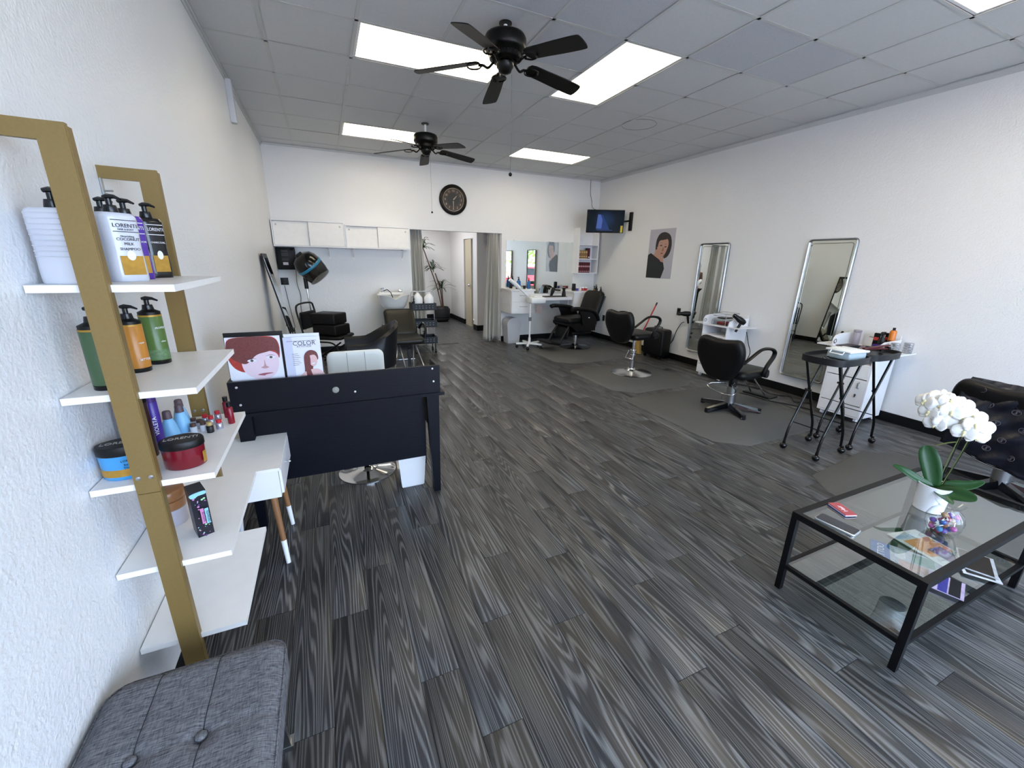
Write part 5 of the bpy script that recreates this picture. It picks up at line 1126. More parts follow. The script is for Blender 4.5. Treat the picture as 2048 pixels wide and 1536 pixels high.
# ================================================================= SALON CHAIRS
def salon_chair(label, loc, rz, lift=0, base='disc', cape=False):
    t = thing('salon_chair', label, 'salon chair', loc, rz, 'black styling chairs'); z = lift
    if base == 'disc':
        MB().lathe([(.29, 0), (.292, .006), (.27, .016), (.12, .035), (.06, .05), (.05, .07)], n=44).build('base_disc', mat('polished_base', '#d4d6d8', .22, 1), t)
    else:
        for i in range(5):
            a = 2*PI*i/5+.45; Mz = Matrix.Rotation(a, 4, 'Z')
            MB().add([tuple(Mz @ Vector(p)) for p in [(.03, -.035, .03), (.03, .035, .03), (.31, .028, .012), (.31, -.028, .012), (.03, -.022, .09), (.03, .022, .09), (.3, .017, .05), (.3, -.017, .05)]],
                     [(0, 3, 2, 1), (4, 5, 6, 7), (0, 1, 5, 4), (1, 2, 6, 5), (2, 3, 7, 6), (3, 0, 4, 7)]).build('base_arm', BLACK_G, t)
            MB().cyl(Mz @ Vector((.295, 0, 0)), Mz @ Vector((.295, 0, .05)), .026, n=14).build('foot_pad', BLACK_P, t)
    MB().cyl((0, 0, .04), (0, 0, .27), .05 if base == 'star' else .036, n=24).build('outer_column', STEEL if base == 'star' else CHROME, t)
    MB().cyl((0, 0, .27), (0, 0, .40+z), .04 if base == 'star' else .02, n=20).build('inner_column', BLACK_P if base == 'star' else CHROME, t)
    if base == 'star' or cape:
        bezier_tube([(-.05, .05, .3+z*.5), (-.12, .07, .31), (-.2, .13, .3), (-.24, .12, .27), (-.22, -.02, .23), (-.2, -.14, .24), (-.14, -.13, .27), (-.1, -.06, .31), (-.04, -.04, .32)], .007, 8).build('pump_lever', CHROME, t)
    else:
        MB().tube([(-.03, .05, .33), (-.07, .07, .22), (-.07, -.07, .22), (-.03, -.05, .33)], .006, 8).cyl((0, 0, .3), (0, 0, .34), .045, n=18).build('pump_lever', CHROME, t)
    MB().box((-.12, -.1, .39+z), (.12, .1, .41+z)).build('seat_plate', BLACK_P, t)
    MB().pillow(rect(-.22, .27, -.24, .24, .07), .405+z, .50+z, 'z').build('seat', LEATHER, t)
    out = smooth([(-.13, .41), (-.2, .5), (-.255, .62), (-.26, .73), (-.235, .81), (-.19, .84), (-.1, .83), (0, .82), (.1, .83), (.19, .84), (.235, .81), (.26, .73), (.255, .62), (.2, .5), (.13, .41), (0, .385)], 3)
    Mk = Matrix.Translation((-.03, 0, .45)) @ Matrix.Rotation(math.radians(-9), 4, 'Y') @ Matrix.Translation((0, 0, -.45+z+(.035 if base == 'star' else .01)))
    MB().pillow(out, -.29, -.19, 'x', M=Mk).build('backrest', LEATHER, t)
    for s in (-1, 1):
        bezier_tube([(-.27, s*.235, .60+z), (-.21, s*.265, .66+z), (-.08, s*.28, .735+z), (.06, s*.285, .735+z), (.145, s*.285, .70+z), (.15, s*.28, .64+z), (.09, s*.27, .55+z), (.08, s*.255, .46+z), (.14, s*.25, .44+z)], .021, 8, flat=.75).build('armrest', BLACK_P, t)
        MB().cyl((.12, s*.24, .45+z), (.12, s*.275, .45+z), .03, n=14).build('arm_bolt', BLACK_P, t)
    if base == 'star' or cape:
        for s in (-.06, .06): MB().tube([(.2, s, .40+z), (.52, s*1.4, .11)], .008, 8).build('footrest_strut', CHROME, t)
        MB().rbox((.47, -.16, .09), (.64, .16, .115), .01).build('footrest', BLACK_P, t)
    MB().tube([(-.235, 0, .52+z), (-.25, 0, .44+z), (-.1, 0, .41+z)], .02, 8).build('back_bracket', BLACK_P if base == 'star' else CHROME, t)
    return t
salon_chair('black salon chair on a round chrome base, middle mat', (4.62, 4.56, .012), .1, .11, 'disc')
salon_chair('black salon chair on a five-arm star base, back toward the camera', (4.6, 2.9, .012), .08, .0, 'star')
salon_chair('black salon chair draped with a cape at the right edge', (4.97, .95, .012), -.15, -.02, 'star', True)
# cape over the third chair
CAPE = mat('black_monogram_cape', '#0c0f1c', .35); MONO = mat('monogram_thread', '#5c5b66', .4)
t = thing('salon_cape', 'black satin cape with round monograms draped over a chair back', 'cape', (4.97, .95, 0), -.15)
def cape():
    nu, nv = 40, 30; vs = []; fs = []
    P = []
    for j in range(nv+1):
        v = j/nv
        for i in range(nu+1):
            u = i/nu; y = .2-.62*u*(1-.05*v)   # from inner edge to beyond right side
            zz = .845-.0*u; fold = .012*math.sin(u*17+v*4)+.008*math.sin(v*22+u*6)+.008*math.sin((u+v)*31)
            if v < .12: # over the top from front
                a = v/.12; x = -.20-.12*a; z = .79+.045*math.sin(a*PI)*1+.0
            else:
                a = (v-.12)/.88; x = -.335-.05*math.sin(a*PI*.6)-.02*a; z = .80-.46*a+.10*a*(u-.2)*(-1)
            if abs(y) > .26: z -= .4*(abs(y)-.26); x += .1*(abs(y)-.26)
            vs.append((x-abs(fold), y-.03*(v)*(1-u)*2+.10*v*(.5-u), z-.0))
    for j in range(nv):
        for i in range(nu): a = j*(nu+1)+i; fs.append((a, a+1, a+nu+2, a+nu+1))
    return MB().add(vs, fs, True), vs, nu, nv
cb, cv, nu, nv = cape()
o = cb.build('cloth', CAPE, t); md = o.modifiers.new('thick', 'SOLIDIFY'); md.thickness = .003
k = 0
for j in range(5, nv-1, 5):
    for i in range(3+(j//5 % 2)*4, nu-1, 8):
        p = Vector(cv[j*(nu+1)+i]); n_ = (Vector(cv[j*(nu+1)+i+1])-p).cross(Vector(cv[(j+1)*(nu+1)+i])-p).normalized()
        if n_.x > 0: n_ = -n_
        U = Vector((0, -1, 0)); U = (U-n_*U.dot(n_)).normalized(); V = n_.cross(U); mb = MB(); p = p+n_*.005
        mb.tube([p+U*(.021*math.cos(2*PI*q/16))+V*(.017*math.sin(2*PI*q/16)) for q in range(16)], .0012, 4, True)
        for s in (-1, 1):
            mb.tube([p+U*(.005*s+.008*math.cos(q))+V*(.010*math.sin(q)) for q in [(.6+.5*w_ if s > 0 else .6+.5*w_+PI) for w_ in range(9)]], .0012, 4)
        mb.build('monogram', MONO, t)

# barber chair (faces -x)
t = thing('barber_chair', 'black reclining barber chair with footplate in the back right corner', 'barber chair', (4.88, 6.5, .012), PI+.12)
MB().lathe([(.3, 0), (.3, .008), (.25, .02), (.07, .04), (.06, .06)], n=36).build('base_disc', BLACK_G, t)
MB().cyl((0, 0, .04), (0, 0, .26), .055, n=24).build('column', CHROME, t)
MB().rbox((-.22, -.2, .25), (.24, .2, .32), .02).build('under_frame', BLACK_P, t)
MB().prism([(-.24, -.27, .33), (.2, -.27, .33), (.34, -.27, .44), (.34, -.27, .49), (-.24, -.27, .47)], (0, .54, 0)).build('seat_box', LEATHER, t)
MB().pillow(rect(-.24, .37, -.25, .25, .06), .46, .58, 'z').build('seat', LEATHER, t)
Mk = Matrix.Translation((-.24, 0, .5)) @ Matrix.Rotation(math.radians(-20), 4, 'Y')
MB().pillow(rect(-.25, .25, 0, .56, .1), -.07, .06, 'x', M=Mk).build('backrest', LEATHER, t)
MB().rbox((-.1, -.22, -.1), (-.075, .22, .5), .01, M=Mk).build('back_panel', mat('grey_back_panel', '#6e7074', .3, .4), t)
for s in (-1, 1):
    bezier_tube([(-.26, s*.3, .52), (-.2, s*.31, .63), (-.1, s*.31, .70), (.1, s*.31, .735), (.3, s*.31, .75), (.37, s*.31, .735)], .046, 12, flat=.8).build('armrest', LEATHER, t)
    MB().prism([(-.22, s*.3-.015, .45), (.1, s*.3-.015, .45), (.14, s*.3-.015, .6), (.2, s*.3-.015, .72), (-.1, s*.3-.015, .69), (-.22, s*.3-.015, .6)], (0, .03, 0)).build('arm_side', BLACK_P, t)
    MB().sphere((-.02, s*.32, .58), .02, 10, 6).build('arm_badge', CHROME, t)
    MB().tube([(.3, s*.17, .42), (.42, s*.17, .25), (.5, s*.17, .1)], .022, 8).build('leg_strut', BLACK_P, t)
MB().pillow(rect(.0, .3, -.2, .2, .05), -.02, .03, 'z', M=Matrix.Translation((.47, 0, .1)) @ Matrix.Rotation(math.radians(-12), 4, 'Y')).build('footplate', BLACK_P, t)
MB().pillow(rect(-.19, .19, .2, .4, .03), .0, .05, 'x', M=Matrix.Translation((.38, 0, 0)) @ Matrix.Rotation(math.radians(-15), 4, 'Y')).build('calf_pad', LEATHER, t)
MB().tube([(-.03, -.05, .12), (-.2, -.16, .2), (-.3, -.2, .21)], .008, 6).build('pump_handle', BLACK_P, t)

# ================================================================= TRAY TABLES
def tray_table(label, loc, rz):
    t = thing('tray_table', label, 'tray table', loc, rz, 'black folding tray tables')
    out = smooth([(-.235, -.09), (-.15, -.165), (.15, -.165), (.235, -.09), (.24, .08), (.15, .165), (-.15, .165), (-.24, .08)], 3); n = len(out)
    vs = []; fs = []; lv = [(.93, .803), (1.0, .808), (1.01, .86), (.965, .86), (.955, .835), (.9, .832)]
    for k, z in lv: vs += [(x*k, y*k, z) for x, y in out]
    for j in range(len(lv)-1):
        for i in range(n): fs.append((j*n+i, j*n+(i+1) % n, (j+1)*n+(i+1) % n, (j+1)*n+i))
    fs += [tuple(range(n-1, -1, -1)), tuple((len(lv)-1)*n+i for i in range(n))]
    MB().add(vs, fs, True).build('tray', mat('tray_plastic', '#16171a', .45), t)
    for s in (-1, 1):
        y = s*.135
        MB().tube([(-.17, y, .82), (-.12, y, .55), (.16, y, .2), (.19, y, .06)] if 0 else smooth([(.12, y, .82), (-.01, y, .55), (-.14, y, .28), (-.18, y, .18), (-.2, y, .06)], 4, False), .0105, 8).build('leg', BLACK_G, t)
        MB().tube(smooth([(-.17, y-s*.012, .82), (-.03, y-s*.012, .54), (.11, y-s*.012, .27), (.15, y-s*.012, .18), (.17, y-s*.012, .06)], 4, False), .0105, 8).build('leg', BLACK_G, t)
        for x in (-.2, .17): MB().sphere((x, y, .028), .028, 12, 8).cyl((x, y, .04), (x, y, .07), .012).build('caster', BLACK_G, t)
        MB().cyl((-.03, y-.02*s-.01, .525), (-.03, y+.02, .525), .01, n=8).build('pivot', BLACK_P, t)
    MB().tube([(-.13, -.135, .24), (-.13, .135, .24)], .004, 6).tube([(.1, -.12, .28), (.1, .12, .28)], .004, 6).build('spreader', BLACK_P, t)
    return t
tray_table('black rolling tray table in front, holding the clear box', (4.42, 1.90, 0), .02)
tray_table('black rolling tray table behind, holding dark red tools', (4.93, 1.92, 0), .02)
t = thing('storage_box', 'clear plastic lidded box on the front black tray', 'box', (4.5, 1.87, .8335), -.1)
MB().rbox((-.1, -.09, 0), (.1, .09, .06), .012).build('tub', mat('cloudy_plastic', '#aebfc6', .25), t); MB().rbox((-.112, -.1, .06), (.112, .1, .078), .006).build('lid', mat('clear_lid', '#dfe6ea', .2), t)
MB().tube([(-.112, -.05, .066), (-.125, -.05, .045), (-.125, .05, .045), (-.112, .05, .066)], .005, 6).build('clasp', WHITE_P, t)
for x in (-.06, -.02, .02, .06): MB().box((x, -.085, .078), (x+.008, .085, .0805)).build('lid_rib', WHITE_P, t)
t = thing('hair_clips', 'silver and black hair clips on the front black tray', 'hair clips', (4.3, 1.93, .8335))
for i, (x, y, a) in enumerate(((0, 0, .3), (.03, -.03, 1.1), (.05, .02, -.4), (-.03, -.04, .9))): MB().tube([(x, y, .005), (x+.04*math.cos(a), y+.04*math.sin(a), .01)], .004, 6).build('clip', CHROME if i % 2 else BLACK_P, t)
TOOL = mat('oxblood_plastic', '#4a1418', .35)
for x, y, z, rz, lb in ((4.86, 1.95, .845, .3, 'dark red flat iron on top of the rear tray'), (4.95, 1.88, .872, -.25, 'dark red flat iron crossing over the other one')):
    t = thing('flat_iron', lb, 'flat iron', (x, y, z), rz); 
    MB().rbox((-.13, -.016, .0), (.13, .016, .014), .006).build('lower_arm', TOOL, t); MB().rbox((-.13, -.016, .004), (.13, .016, .018), .006, M=Matrix.Rotation(-.1, 4, 'Y') @ Matrix.Translation((0, 0, .012))).build('upper_arm', TOOL, t); MB().cyl((.12, -.02, .012), (.12, .02, .012), .012, n=10).build('hinge', BLACK_P, t)
t = thing('hair_brush', 'black round brush on the rear tray', 'brush', (5.05, 1.88, .85), .5); MB().cyl((-.08, 0, .01), (0, 0, .01), .009).cyl((0, 0, .012), (.07, 0, .012), .018).build('brush_body', BLACK_P, t)

# floor cables and foot pedal
cable('floor_cable', [(4.85, 3.2, .008), (5.1, 3.35, .008), (5.3, 3.25, .008), (5.35, 2.95, .008), (5.45, 2.75, .008), (5.5, 2.55, .008)], .006, LAMPCORD, 'black cable snaking over the floor under the near mirror')
cable('floor_cable', [(5.6, 3.6, .008), (5.7, 3.3, .008), (5.62, 3.1, .008), (5.75, 2.95, .008), (5.6, 2.8, .008), (5.75, 2.7, .008)], .006, LAMPCORD, 'tangled black cable along the right baseboard')
cable('floor_cable', [(5.88, 2.62, .12), (5.87, 2.66, .25), (5.88, 2.6, .33)], .004, LAMPCORD, 'short thin cord rising behind the near cabinet')

# ================================================================= COFFEE TABLE
BMET = mat('black_metal', (.002, .002, .0025), .5, spec=.3)
TX0, TX1, TY0, TY1, TZ = 2.57, 3.72, .487, .985, .435
t = thing('coffee_table', 'black metal coffee table with two glass levels at the right', 'coffee table', ((TX0+TX1)/2, (TY0+TY1)/2, 0)); hx, hy = (TX1-TX0)/2, (TY1-TY0)/2
def frame(z0, z1, w_, nm, ins=0):
    a, b = hx-ins, hy-ins
    MB().box((-a, -b, z0), (a, -b+w_, z1)).box((-a, b-w_, z0), (a, b, z1)).box((-a, -b+w_, z0), (-a+w_, b-w_, z1)).box((a-w_, -b+w_, z0), (a, b-w_, z1)).build(nm, BMET, t)
frame(.405, .435, .026, 'top_frame'); frame(.125, .145, .02, 'lower_frame', .002)
MB().box((-hx+.026, -hy+.026, .426), (hx-.026, hy-.026, .432)).build('glass_top', TGLASS, t)
MB().box((-hx+.022, -hy+.022, .139), (hx-.022, hy-.022, .144)).build('glass_shelf', TGLASS, t)
for sx in (-1, 1):
    for sy in (-1, 1): MB().box((sx*hx, sy*hy, 0), (sx*(hx-.026), sy*(hy-.026), .405)).build('leg', BMET, t)
GZ = .4325
t = thing('smartphone', 'smartphone with dark screen lying on the glass coffee table', 'phone', (2.652, .838, GZ), math.radians(97))
MB().pillow(rect(-.078, .078, -.038, .038, .012), 0, .008, 'z', k=((1, 0), (.995, .8), (.97, 1))).build('body', mat('phone_silver', '#c3cbd0', .25, .6), t)
MB().prism([(x, y, .0081) for x, y in rect(-.074, .074, -.034, .034, .01)], (0, 0, .0006)).build('screen', mat('phone_screen', '#303236', .12), t)
t = thing('business_cards', 'short stack of red business cards beside the phone', 'cards', (2.80, .898, GZ), math.radians(70))
for k, (z, m_, dx) in enumerate(((0, 'card_blue', .003), (.004, 'card_white', -.002), (.008, 'card_red', 0))): MB().box((-.05+dx, -.028, z), (.05+dx, .028, z+.0038)).build('card_layer', mat(m_, {'card_blue': '#2c3a8a', 'card_white': '#d8cfe2', 'card_red': '#a8464c'}[m_], .4), t)
text('Hair', .028, LBL_WHT, t, (0, -.008, .0121), (1, 0, 0), (0, 1, 0))
# orchid
t = thing('potted_orchid', 'white orchid in a white pot on the glass coffee table', 'orchid', (3.215, .745, GZ))
MB().lathe([(.05, 0), (.055, .003), (.062, .12), (.066, .135), (.06, .135), (.055, .115), (.03, .11)], n=32).build('pot', PORC, t)
MB().lathe([(.053, .112), (.05, .118), (.001, .12)], n=20).build('potting_bark', mat('bark', '#3c3424', .9, noise=(90, .5), bump=(90, .8)), t)
vdir = Vector((3.215-.646, .745, 0)).normalized(); sd = Vector((vdir.y, -vdir.x, 0))   # screen-right
def wp(r_, z, f=0): return sd*r_+Vector((0, 0, z))-vdir*f
def leafmesh(pts, wid, m_=LEAF, up_=(0, 0, 1), nm='leaf'):
    q = [Vector(p) for p in smooth([tuple(p) for p in pts], 6, False)]; n = len(q); vs = []; fs = []
    for k in range(n):
        t_ = k/(n-1); tg = (q[min(k+1, n-1)]-q[max(k-1, 0)]).normalized(); s_ = tg.cross(Vector(up_)); s_.normalize(); nn = s_.cross(tg)
        w_ = wid*(math.sin(PI*min(1, .12+.85*t_))**.7) if t_ < .995 else wid*.1
        for a in (-1, -.5, 0, .5, 1): vs.append(tuple(q[k]+s_*w_*a+nn*(abs(a)**1.5*w_*.35)))
    m5 = 5
    for k in range(n-1):
        for a in range(4): b = k*m5+a; fs.append((b, b+1, b+1+m5, b+m5))
    o = MB().add(vs, fs, True).build(nm, m_, t); md = o.modifiers.new('thick', 'SOLIDIFY'); md.thickness = .002; return o
UPM = tuple(-vdir*.8+Vector((0, 0, .6)))
leafmesh([wp(-.005, .12), wp(-.03, .2, -.01), wp(-.06, .27, -.02), wp(-.075, .3, -.03)], .038, up_=tuple(-vdir+Vector((0, 0, .3))))
leafmesh([wp(0, .12), wp(-.06, .14, .02), wp(-.12, .17, .03), wp(-.16, .18, .03)], .017, up_=UPM)
leafmesh([wp(0, .12), wp(.05, .125, .03), wp(.1, .135, .05), wp(.135, .14, .06)], .032, up_=UPM)
leafmesh([wp(.0, .12), wp(.05, .145, -.01), wp(.1, .165, -.02), wp(.14, .2, -.03)], .024, up_=UPM)
leafmesh([wp(0, .12), wp(.03, .11, .06), wp(.07, .1, .1)], .025)
stA = [wp(.005, .12), wp(.01, .27), wp(.02, .42), wp(.0, .51), wp(-.05, .55)]; stB = [wp(.015, .12), wp(.035, .26), wp(.05, .4), wp(.06, .46), wp(.07, .48)]
for st in (stA, stB):
    MB().tube(smooth([tuple(p) for p in st], 6, False), .0022, 6).build('stem', STEM, t); MB().tube([st[0]+sd*.004, st[2]+sd*.006], .0018, 6).build('support_stick', BLACK_P, t)
leafmesh([wp(.015, .36), wp(-.015, .345, .01), wp(-.045, .325, .02)], .005, STEM, nm='bract')
def flower(c, d, s=1.0):
    c = Vector(c); d = Vector(d).normalized(); U = d.cross(Vector((0, 0, 1))).normalized(); V = U.cross(d); R_ = Matrix((U, V, d)).transposed().to_4x4(); R_.translation = c
    mb = MB()
    def petal(ang, L_, w_, lift):
        vs = []; fs = []; n = 7
        for k in range(n+1):
            tt = k/n; ww = w_*math.sin(PI*min(1, .08+.84*tt))**.6
            for a in (-1, -.4, .4, 1): 
                x = L_*tt; y = ww*a; z = lift*math.sin(tt*PI*.6)+.006*(1-abs(a))*s
                vs.append((x*math.cos(ang)-y*math.sin(ang), x*math.sin(ang)+y*math.cos(ang), z))
        for k in range(n):
            for a in range(3): b = k*4+a; fs.append((b, b+1, b+5, b+4))
        mb.add(vs, fs, True, R_)
    for an in (PI/2, PI/2+2.2, PI/2-2.2): petal(an, .034*s, .013*s, .002)
    for an in (.15, PI-.15): petal(an, .036*s, .024*s, .006)
    f_ = mb.build('flower', PETAL, t); md = f_.modifiers.new('thick', 'SOLIDIFY'); md.thickness = .0008
    MB().sphere((0, 0, .006), .006*s, 8, 6, (1, 1.3, 1), M=R_).tube([R_ @ Vector(p) for p in ((0, -.003, .004), (0, -.012*s, .012), (0, -.018*s, .008))], [.004, .005, .002], 6).build('lip', PETAL_C, f_)
for r_, z, f, dx, dz in ((-.1, .385, .02, -.6, -.1), (-.135, .43, 0, -.8, .1), (-.1, .44, -.02, .3, .3), (-.06, .42, .02, -.2, 0), (-.055, .34, .03, -.3, -.3), (-.02, .45, 0, .2, .3), (.0, .41, .03, .1, 0), (.03, .44, -.01, .3, .2), (.05, .40, .01, .4, 0), (-.015, .355, .03, .3, -.4),
                         (.085, .33, .04, -.1, -.1), (.12, .37, .03, .3, .1), (.15, .36, .01, .6, 0), (.075, .37, .0, -.4, .2), (-.07, .46, -.02, 0, .6), (.14, .32, .02, .5, -.2), (.1, .4, 0, .1, .6)):
    flower(wp(r_*.68-.03, (z-.39)*.95+.48, f), tuple(-vdir+sd*dx+Vector((0, 0, dz+.25))), 1.2)
# candy vase
t = thing('glass_vase', 'round clear glass vase holding wrapped lollipops on the coffee table', 'vase', (3.02, .625, GZ))
MB().lathe([(.03, 0), (.045, .003), (.06, .04), (.063, .075), (.052, .105), (.036, .122), (.034, .132), (.05, .148), (.048, .149), (.032, .133), (.034, .122), (.05, .104), (.061, .074), (.058, .04), (.043, .006)], n=36, cap=True).build('vase_body', CGLASS, t)
cc = ['#a8405e', '#34589a', '#a8714e', '#a85590', '#67509a', '#94785a', '#4480a8', '#8a3848']
rr = random.Random(4)
for i in range(30):
    a = rr.uniform(0, 2*PI); zz = .012+.082*(i/30)+rr.uniform(-.004, .006); r_ = rr.uniform(.0, .042 if .02 < zz < .09 else .026); x, y = r_*math.cos(a), r_*math.sin(a)
    th = thing('lollipop', '%s wrapped lollipop in the clear glass vase' % ['pink', 'blue', 'orange', 'magenta', 'violet', 'tan', 'light blue', 'red'][i % 8], 'lollipop', (3.02+x, .625+y, GZ+zz), rr.uniform(0, 6), 'wrapped lollipops in the glass vase')
    MB().sphere((0, 0, 0), .0118, 10, 8).build('candy', mat('candy'+cc[i % 8].strip('#'), cc[i % 8], .35, noise=(170, .75)), th)
    b_ = rr.uniform(-.4, 1.2); q = rr.uniform(.028, .036) if r_ < .03 else .02
    # keep the stick inside the bowl
    d_ = Vector((-x, -y, 0)); d_ = (d_.normalized() if d_.length > 1e-4 else Vector((1, 0, 0)))
    d_ = Matrix.Rotation(rr.uniform(-.9, .9), 3, 'Z') @ d_; d_ = Matrix.Rotation(-th.rotation_euler.z, 3, 'Z') @ d_
    MB().cyl((0, 0, 0), (d_.x*q, d_.y*q, b_*.02), .0024, n=5).build('stick', WHITE_P, th)
# magazines on lower shelf
def magazine(label, x, y, z, w_, h_, rz, shapes, title=None, col='#8e93a8'):
    t = thing('magazine', label, 'magazine', (x, y, z), rz, 'magazines on the coffee table shelf')
    MB().box((-w_/2, -h_/2, 0), (w_/2, h_/2, .004)).build('pages', mat('mag_'+col.strip('#'), col, .25, noise=(25, .5)), t)
    pr = Print(t, (-w_/2, h_/2, .0042), (w_, 0, 0), (0, -h_, 0), .0003); pr.N = Vector((0, 0, 1))
    for sh in shapes: pr.rect(sh[0], sh[1], sh[2], sh[3], mat('magp_'+sh[4].strip('#'), sh[4], .3, noise=(60, .5)))
    if title: text(title, w_*.2, LBL_WHT, t, tuple(pr.at(.5, .2, .002)), (1, 0, 0), (0, 1, 0))
    return t
LZ = .1445
magazine('magazine with a blue and silver cover nearest the phone side', 3.165, .74, LZ, .21, .27, .45, [(0, .28, 1, 1, '#b9bcc4'), (.08, .4, .45, .8, '#d8b0a6'), (.5, .35, .9, .5, '#e9ece4'), (.5, .6, .92, .9, '#7f9a90')], 'TATTOO', '#4f78b4')
magazine('magazine with an orange and brown cover below the vase', 3.40, .745, LZ+.0052, .2, .26, -.2, [(.1, .25, .95, .75, '#d8935c'), (.35, .55, .8, .95, '#6a5a80'), (.05, .1, .6, .2, '#a7b8d0')], 'LIFE', '#e4ddd2')
magazine('magazine with purple and black bands at the near edge', 3.12, .575, LZ+.0104, .15, .12, .3, [(.0, .3, 1, .55, '#3c3a8c'), (.0, .6, 1, .9, '#15151c')], 'STYLE', '#b9a8c4')
magazine('dark covered magazine with white edges at the right end of the shelf', 3.42, .575, LZ+.0104, .19, .13, .55, [(.05, .1, .95, .85, '#1d1c1c')], None, '#c9c9cc')
magazine('second dark magazine fanned on the right end stack', 3.45, .585, LZ+.0156, .19, .13, .4, [(.03, .05, .97, .9, '#2a2420')], None, '#b9b9bd')

# ================================================================= PERSON SEEN IN THE MIRROR
def skin_body(pts, edges, rad, name, mt, parent, sub=2):
    me = bpy.data.meshes.new(name); me.from_pydata(pts, edges, []); o = bpy.data.objects.new(name, me); COL.objects.link(o); o.parent = parent
    md = o.modifiers.new('skin', 'SKIN'); me.skin_vertices[0].data[0].use_root = True
    for i, r_ in enumerate(rad): me.skin_vertices[0].data[i].radius = (r_ if isinstance(r_, tuple) else (r_, r_))
    s_ = o.modifiers.new('sub', 'SUBSURF'); s_.levels = sub; s_.render_levels = sub; me.materials.append(mt)
    for p in me.polygons: p.use_smooth = True
    return o
t = thing('person', 'person with long dark hair in brown top and black trousers, seen in a mirror', 'person', (1.93, 8.45, 0), math.radians(200))
SKN = mat('skin', '#b98a70', .5)
pts = [(0, 0, .93), (0, 0, 1.08), (0, .01, 1.22), (0, .0, 1.36), (0, -.01, 1.44), (0, -.03, 1.53), (.09, 0, .9), (.1, -.01, .5), (.1, .02, .09), (.1, -.1, .04), (-.09, 0, .9), (-.1, -.01, .5), (-.1, .02, .09), (-.1, -.1, .04),
       (.16, 0, 1.33), (.2, -.03, 1.08), (.14, -.22, 1.12), (.1, -.3, 1.18), (-.16, 0, 1.33), (-.2, -.03, 1.08), (-.14, -.22, 1.12), (-.1, -.3, 1.18)]
ed = [(0, 1), (1, 2), (2, 3), (3, 4), (4, 5), (0, 6), (6, 7), (7, 8), (8, 9), (0, 10), (10, 11), (11, 12), (12, 13), (3, 14), (14, 15), (15, 16), (16, 17), (3, 18), (18, 19), (19, 20), (20, 21)]
rd = [(.15, .1), (.115, .085), (.13, .09), (.12, .085), .05, .05, .085, .055, .035, .03, .085, .055, .035, .03, .055, .04, .03, .026, .055, .04, .03, .026]
skin_body(pts, ed, rd, 'body', SKN, t)
hd = MB().sphere((0, -.03, 1.6), .095, 20, 14, (.82, .98, 1.2)); hd.sphere((0, -.127, 1.59), .014, 8, 6, (.8, 1, 1.5)); 
for s in (-1, 1): hd.sphere((s*.078, -.02, 1.6), .02, 8, 6, (.4, .8, 1.2))
hd.build('head', SKN, t)
for s in (-1, 1): MB().sphere((s*.03, -.112, 1.615), .011, 8, 6).build('eye', LBL_WHT, t)
MB().sphere((0, -.118, 1.55), .022, 10, 6, (1, .4, .3)).build('mouth', LIP, t)
MB().sphere((0, .0, 1.625), .11, 20, 12, (.9, .95, 1.05)).pillow(rect(-.1, .1, 1.25, 1.62, .05), .02, .1, 'y').build('hair', mat('dark_hair', '#120d0c', .4), t)
skin_body([(0, 0, .98), (0, 0, 1.1), (0, .01, 1.22), (0, 0, 1.37), (.16, 0, 1.34), (.2, -.03, 1.12), (-.16, 0, 1.34), (-.2, -.03, 1.12)], [(0, 1), (1, 2), (2, 3), (3, 4), (4, 5), (3, 6), (6, 7)], [(.165, .115), (.13, .1), (.145, .105), (.135, .098), .066, .052, .066, .052], 'blouse', mat('rose_brown_cloth', '#8f6f66', .7), t)
skin_body([(0, 0, .96), (.09, 0, .88), (.1, -.01, .5), (.1, .01, .1), (-.09, 0, .88), (-.1, -.01, .5), (-.1, .01, .1)], [(0, 1), (1, 2), (2, 3), (0, 4), (4, 5), (5, 6)], [(.165, .12), .1, .075, .07, .1, .075, .07], 'trousers', mat('black_cloth', '#0f1014', .8), t)
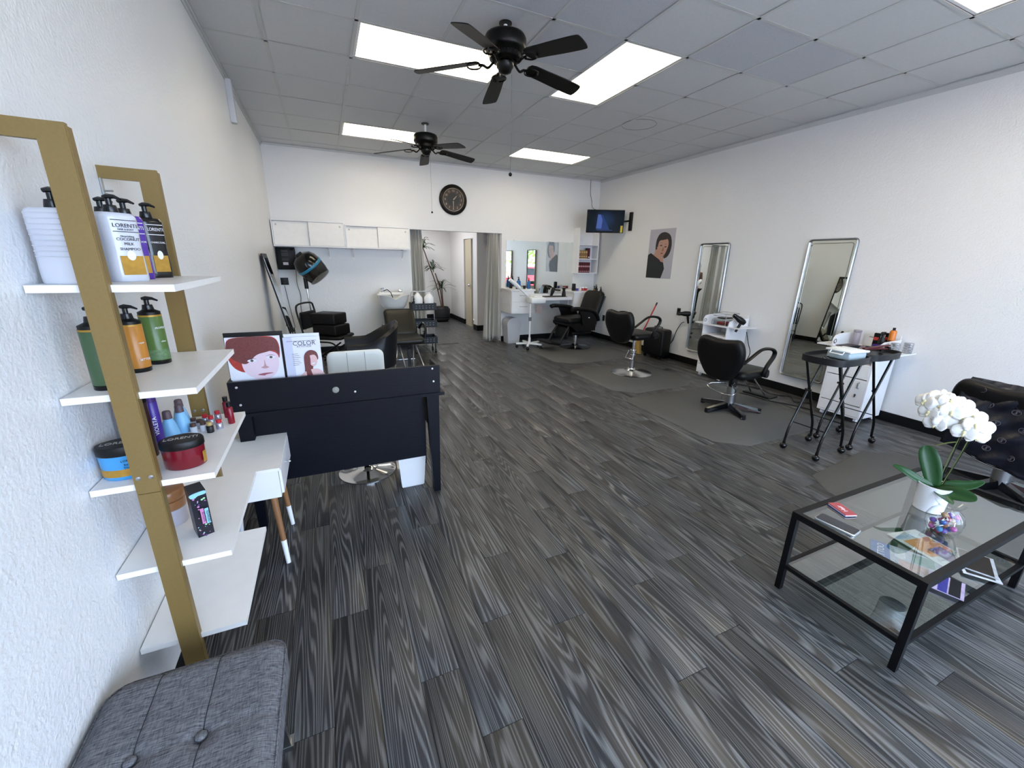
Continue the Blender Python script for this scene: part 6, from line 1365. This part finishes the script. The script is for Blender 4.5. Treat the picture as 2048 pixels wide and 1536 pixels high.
for s in (-1, 1):
    MB().rbox((s*.1-.045, -.17, 0), (s*.1+.045, .07, .06), .02).build('shoe', BLACK_P, t)
    hb = MB().rbox((s*.09-.03, -.36, 1.17), (s*.09+.03, -.29, 1.2), .012)
    for k in range(4): x_ = s*.09-.026+.0175*k; hb.tube([(x_, -.35, 1.185), (x_, -.385, 1.19), (x_, -.405-.006*(k in (1, 2)), 1.175)], .0085, 6)
    hb.tube([(s*.09-s*.03, -.31, 1.185), (s*.09-s*.05, -.33, 1.195), (s*.09-s*.052, -.355, 1.2)], .009, 6); hb.build('hand', SKN, t)

# ================================================================= STREET OUTSIDE
GR = mat('pavement', '#b4b3ae', .9); 
struct('ground_outside', MB().box((-12, -30, -.15), (18, YF-.1, -.06)), GR)
t = thing('hedge_tree', 'leafy green tree outside the shop window, seen in the back mirror', 'tree', (-1.0, -12, -.06))
MB().cyl((0, 0, 0), (0, 0, 1.8), .12).build('trunk', TR, t)
rr = random.Random(2); mb = MB()
for i in range(420):
    a, b_, r_ = rr.uniform(0, 2*PI), rr.uniform(-1, 1), rr.uniform(1.2, 2.2); c = Vector((r_*1.6*math.cos(a)*math.sqrt(1-b_*b_), r_*.7*math.sin(a), 3.0+r_*.8*b_))
    u_ = Vector((rr.uniform(-1, 1), rr.uniform(-1, 1), rr.uniform(-1, 1))).normalized()*.2; v_ = u_.orthogonal().normalized()*.12
    mb.add([tuple(c-u_), tuple(c-v_), tuple(c+u_), tuple(c+v_), tuple(c+u_.cross(v_)*.5)], [(0, 1, 4), (1, 2, 4), (2, 3, 4), (3, 0, 4), (0, 3, 2, 1)])
mb.build('foliage', mat('bright_leaf', '#7fae3a', .6, noise=(3, .4)), t, kind='stuff')
def car(label, loc, rz, col):
    t = thing('parked_car', label, 'car', loc, rz)
    MB().prism([(x, -.85, z) for x, z in [(-2.1, .3), (-2.1, .75), (-1.3, .9), (-.7, 1.35), (.8, 1.38), (1.5, .95), (2.1, .85), (2.15, .3)]], (0, 1.7, 0)).build('body', mat('car_'+col.strip('#'), col, .25, coat=.6), t)
    MB().prism([(x, -.87, z) for x, z in [(-1.1, .92), (-.62, 1.28), (.72, 1.3), (1.3, .95)]], (0, 1.74, 0)).build('windows', BLACK_G, t)
    for x in (-1.35, 1.35):
        for y in (-.86, .86): MB().cyl((x, y-.1, .32), (x, y+.1, .32), .32, n=20).build('wheel', BLACK_P, t)
car('white parked car outside the shop window', (-1.3, -8.2, -.06), .1, '#e8e8ea'); car('red parked car outside, nearer the shop window', (.6, -6.2, -.06), .0, '#b8202c')
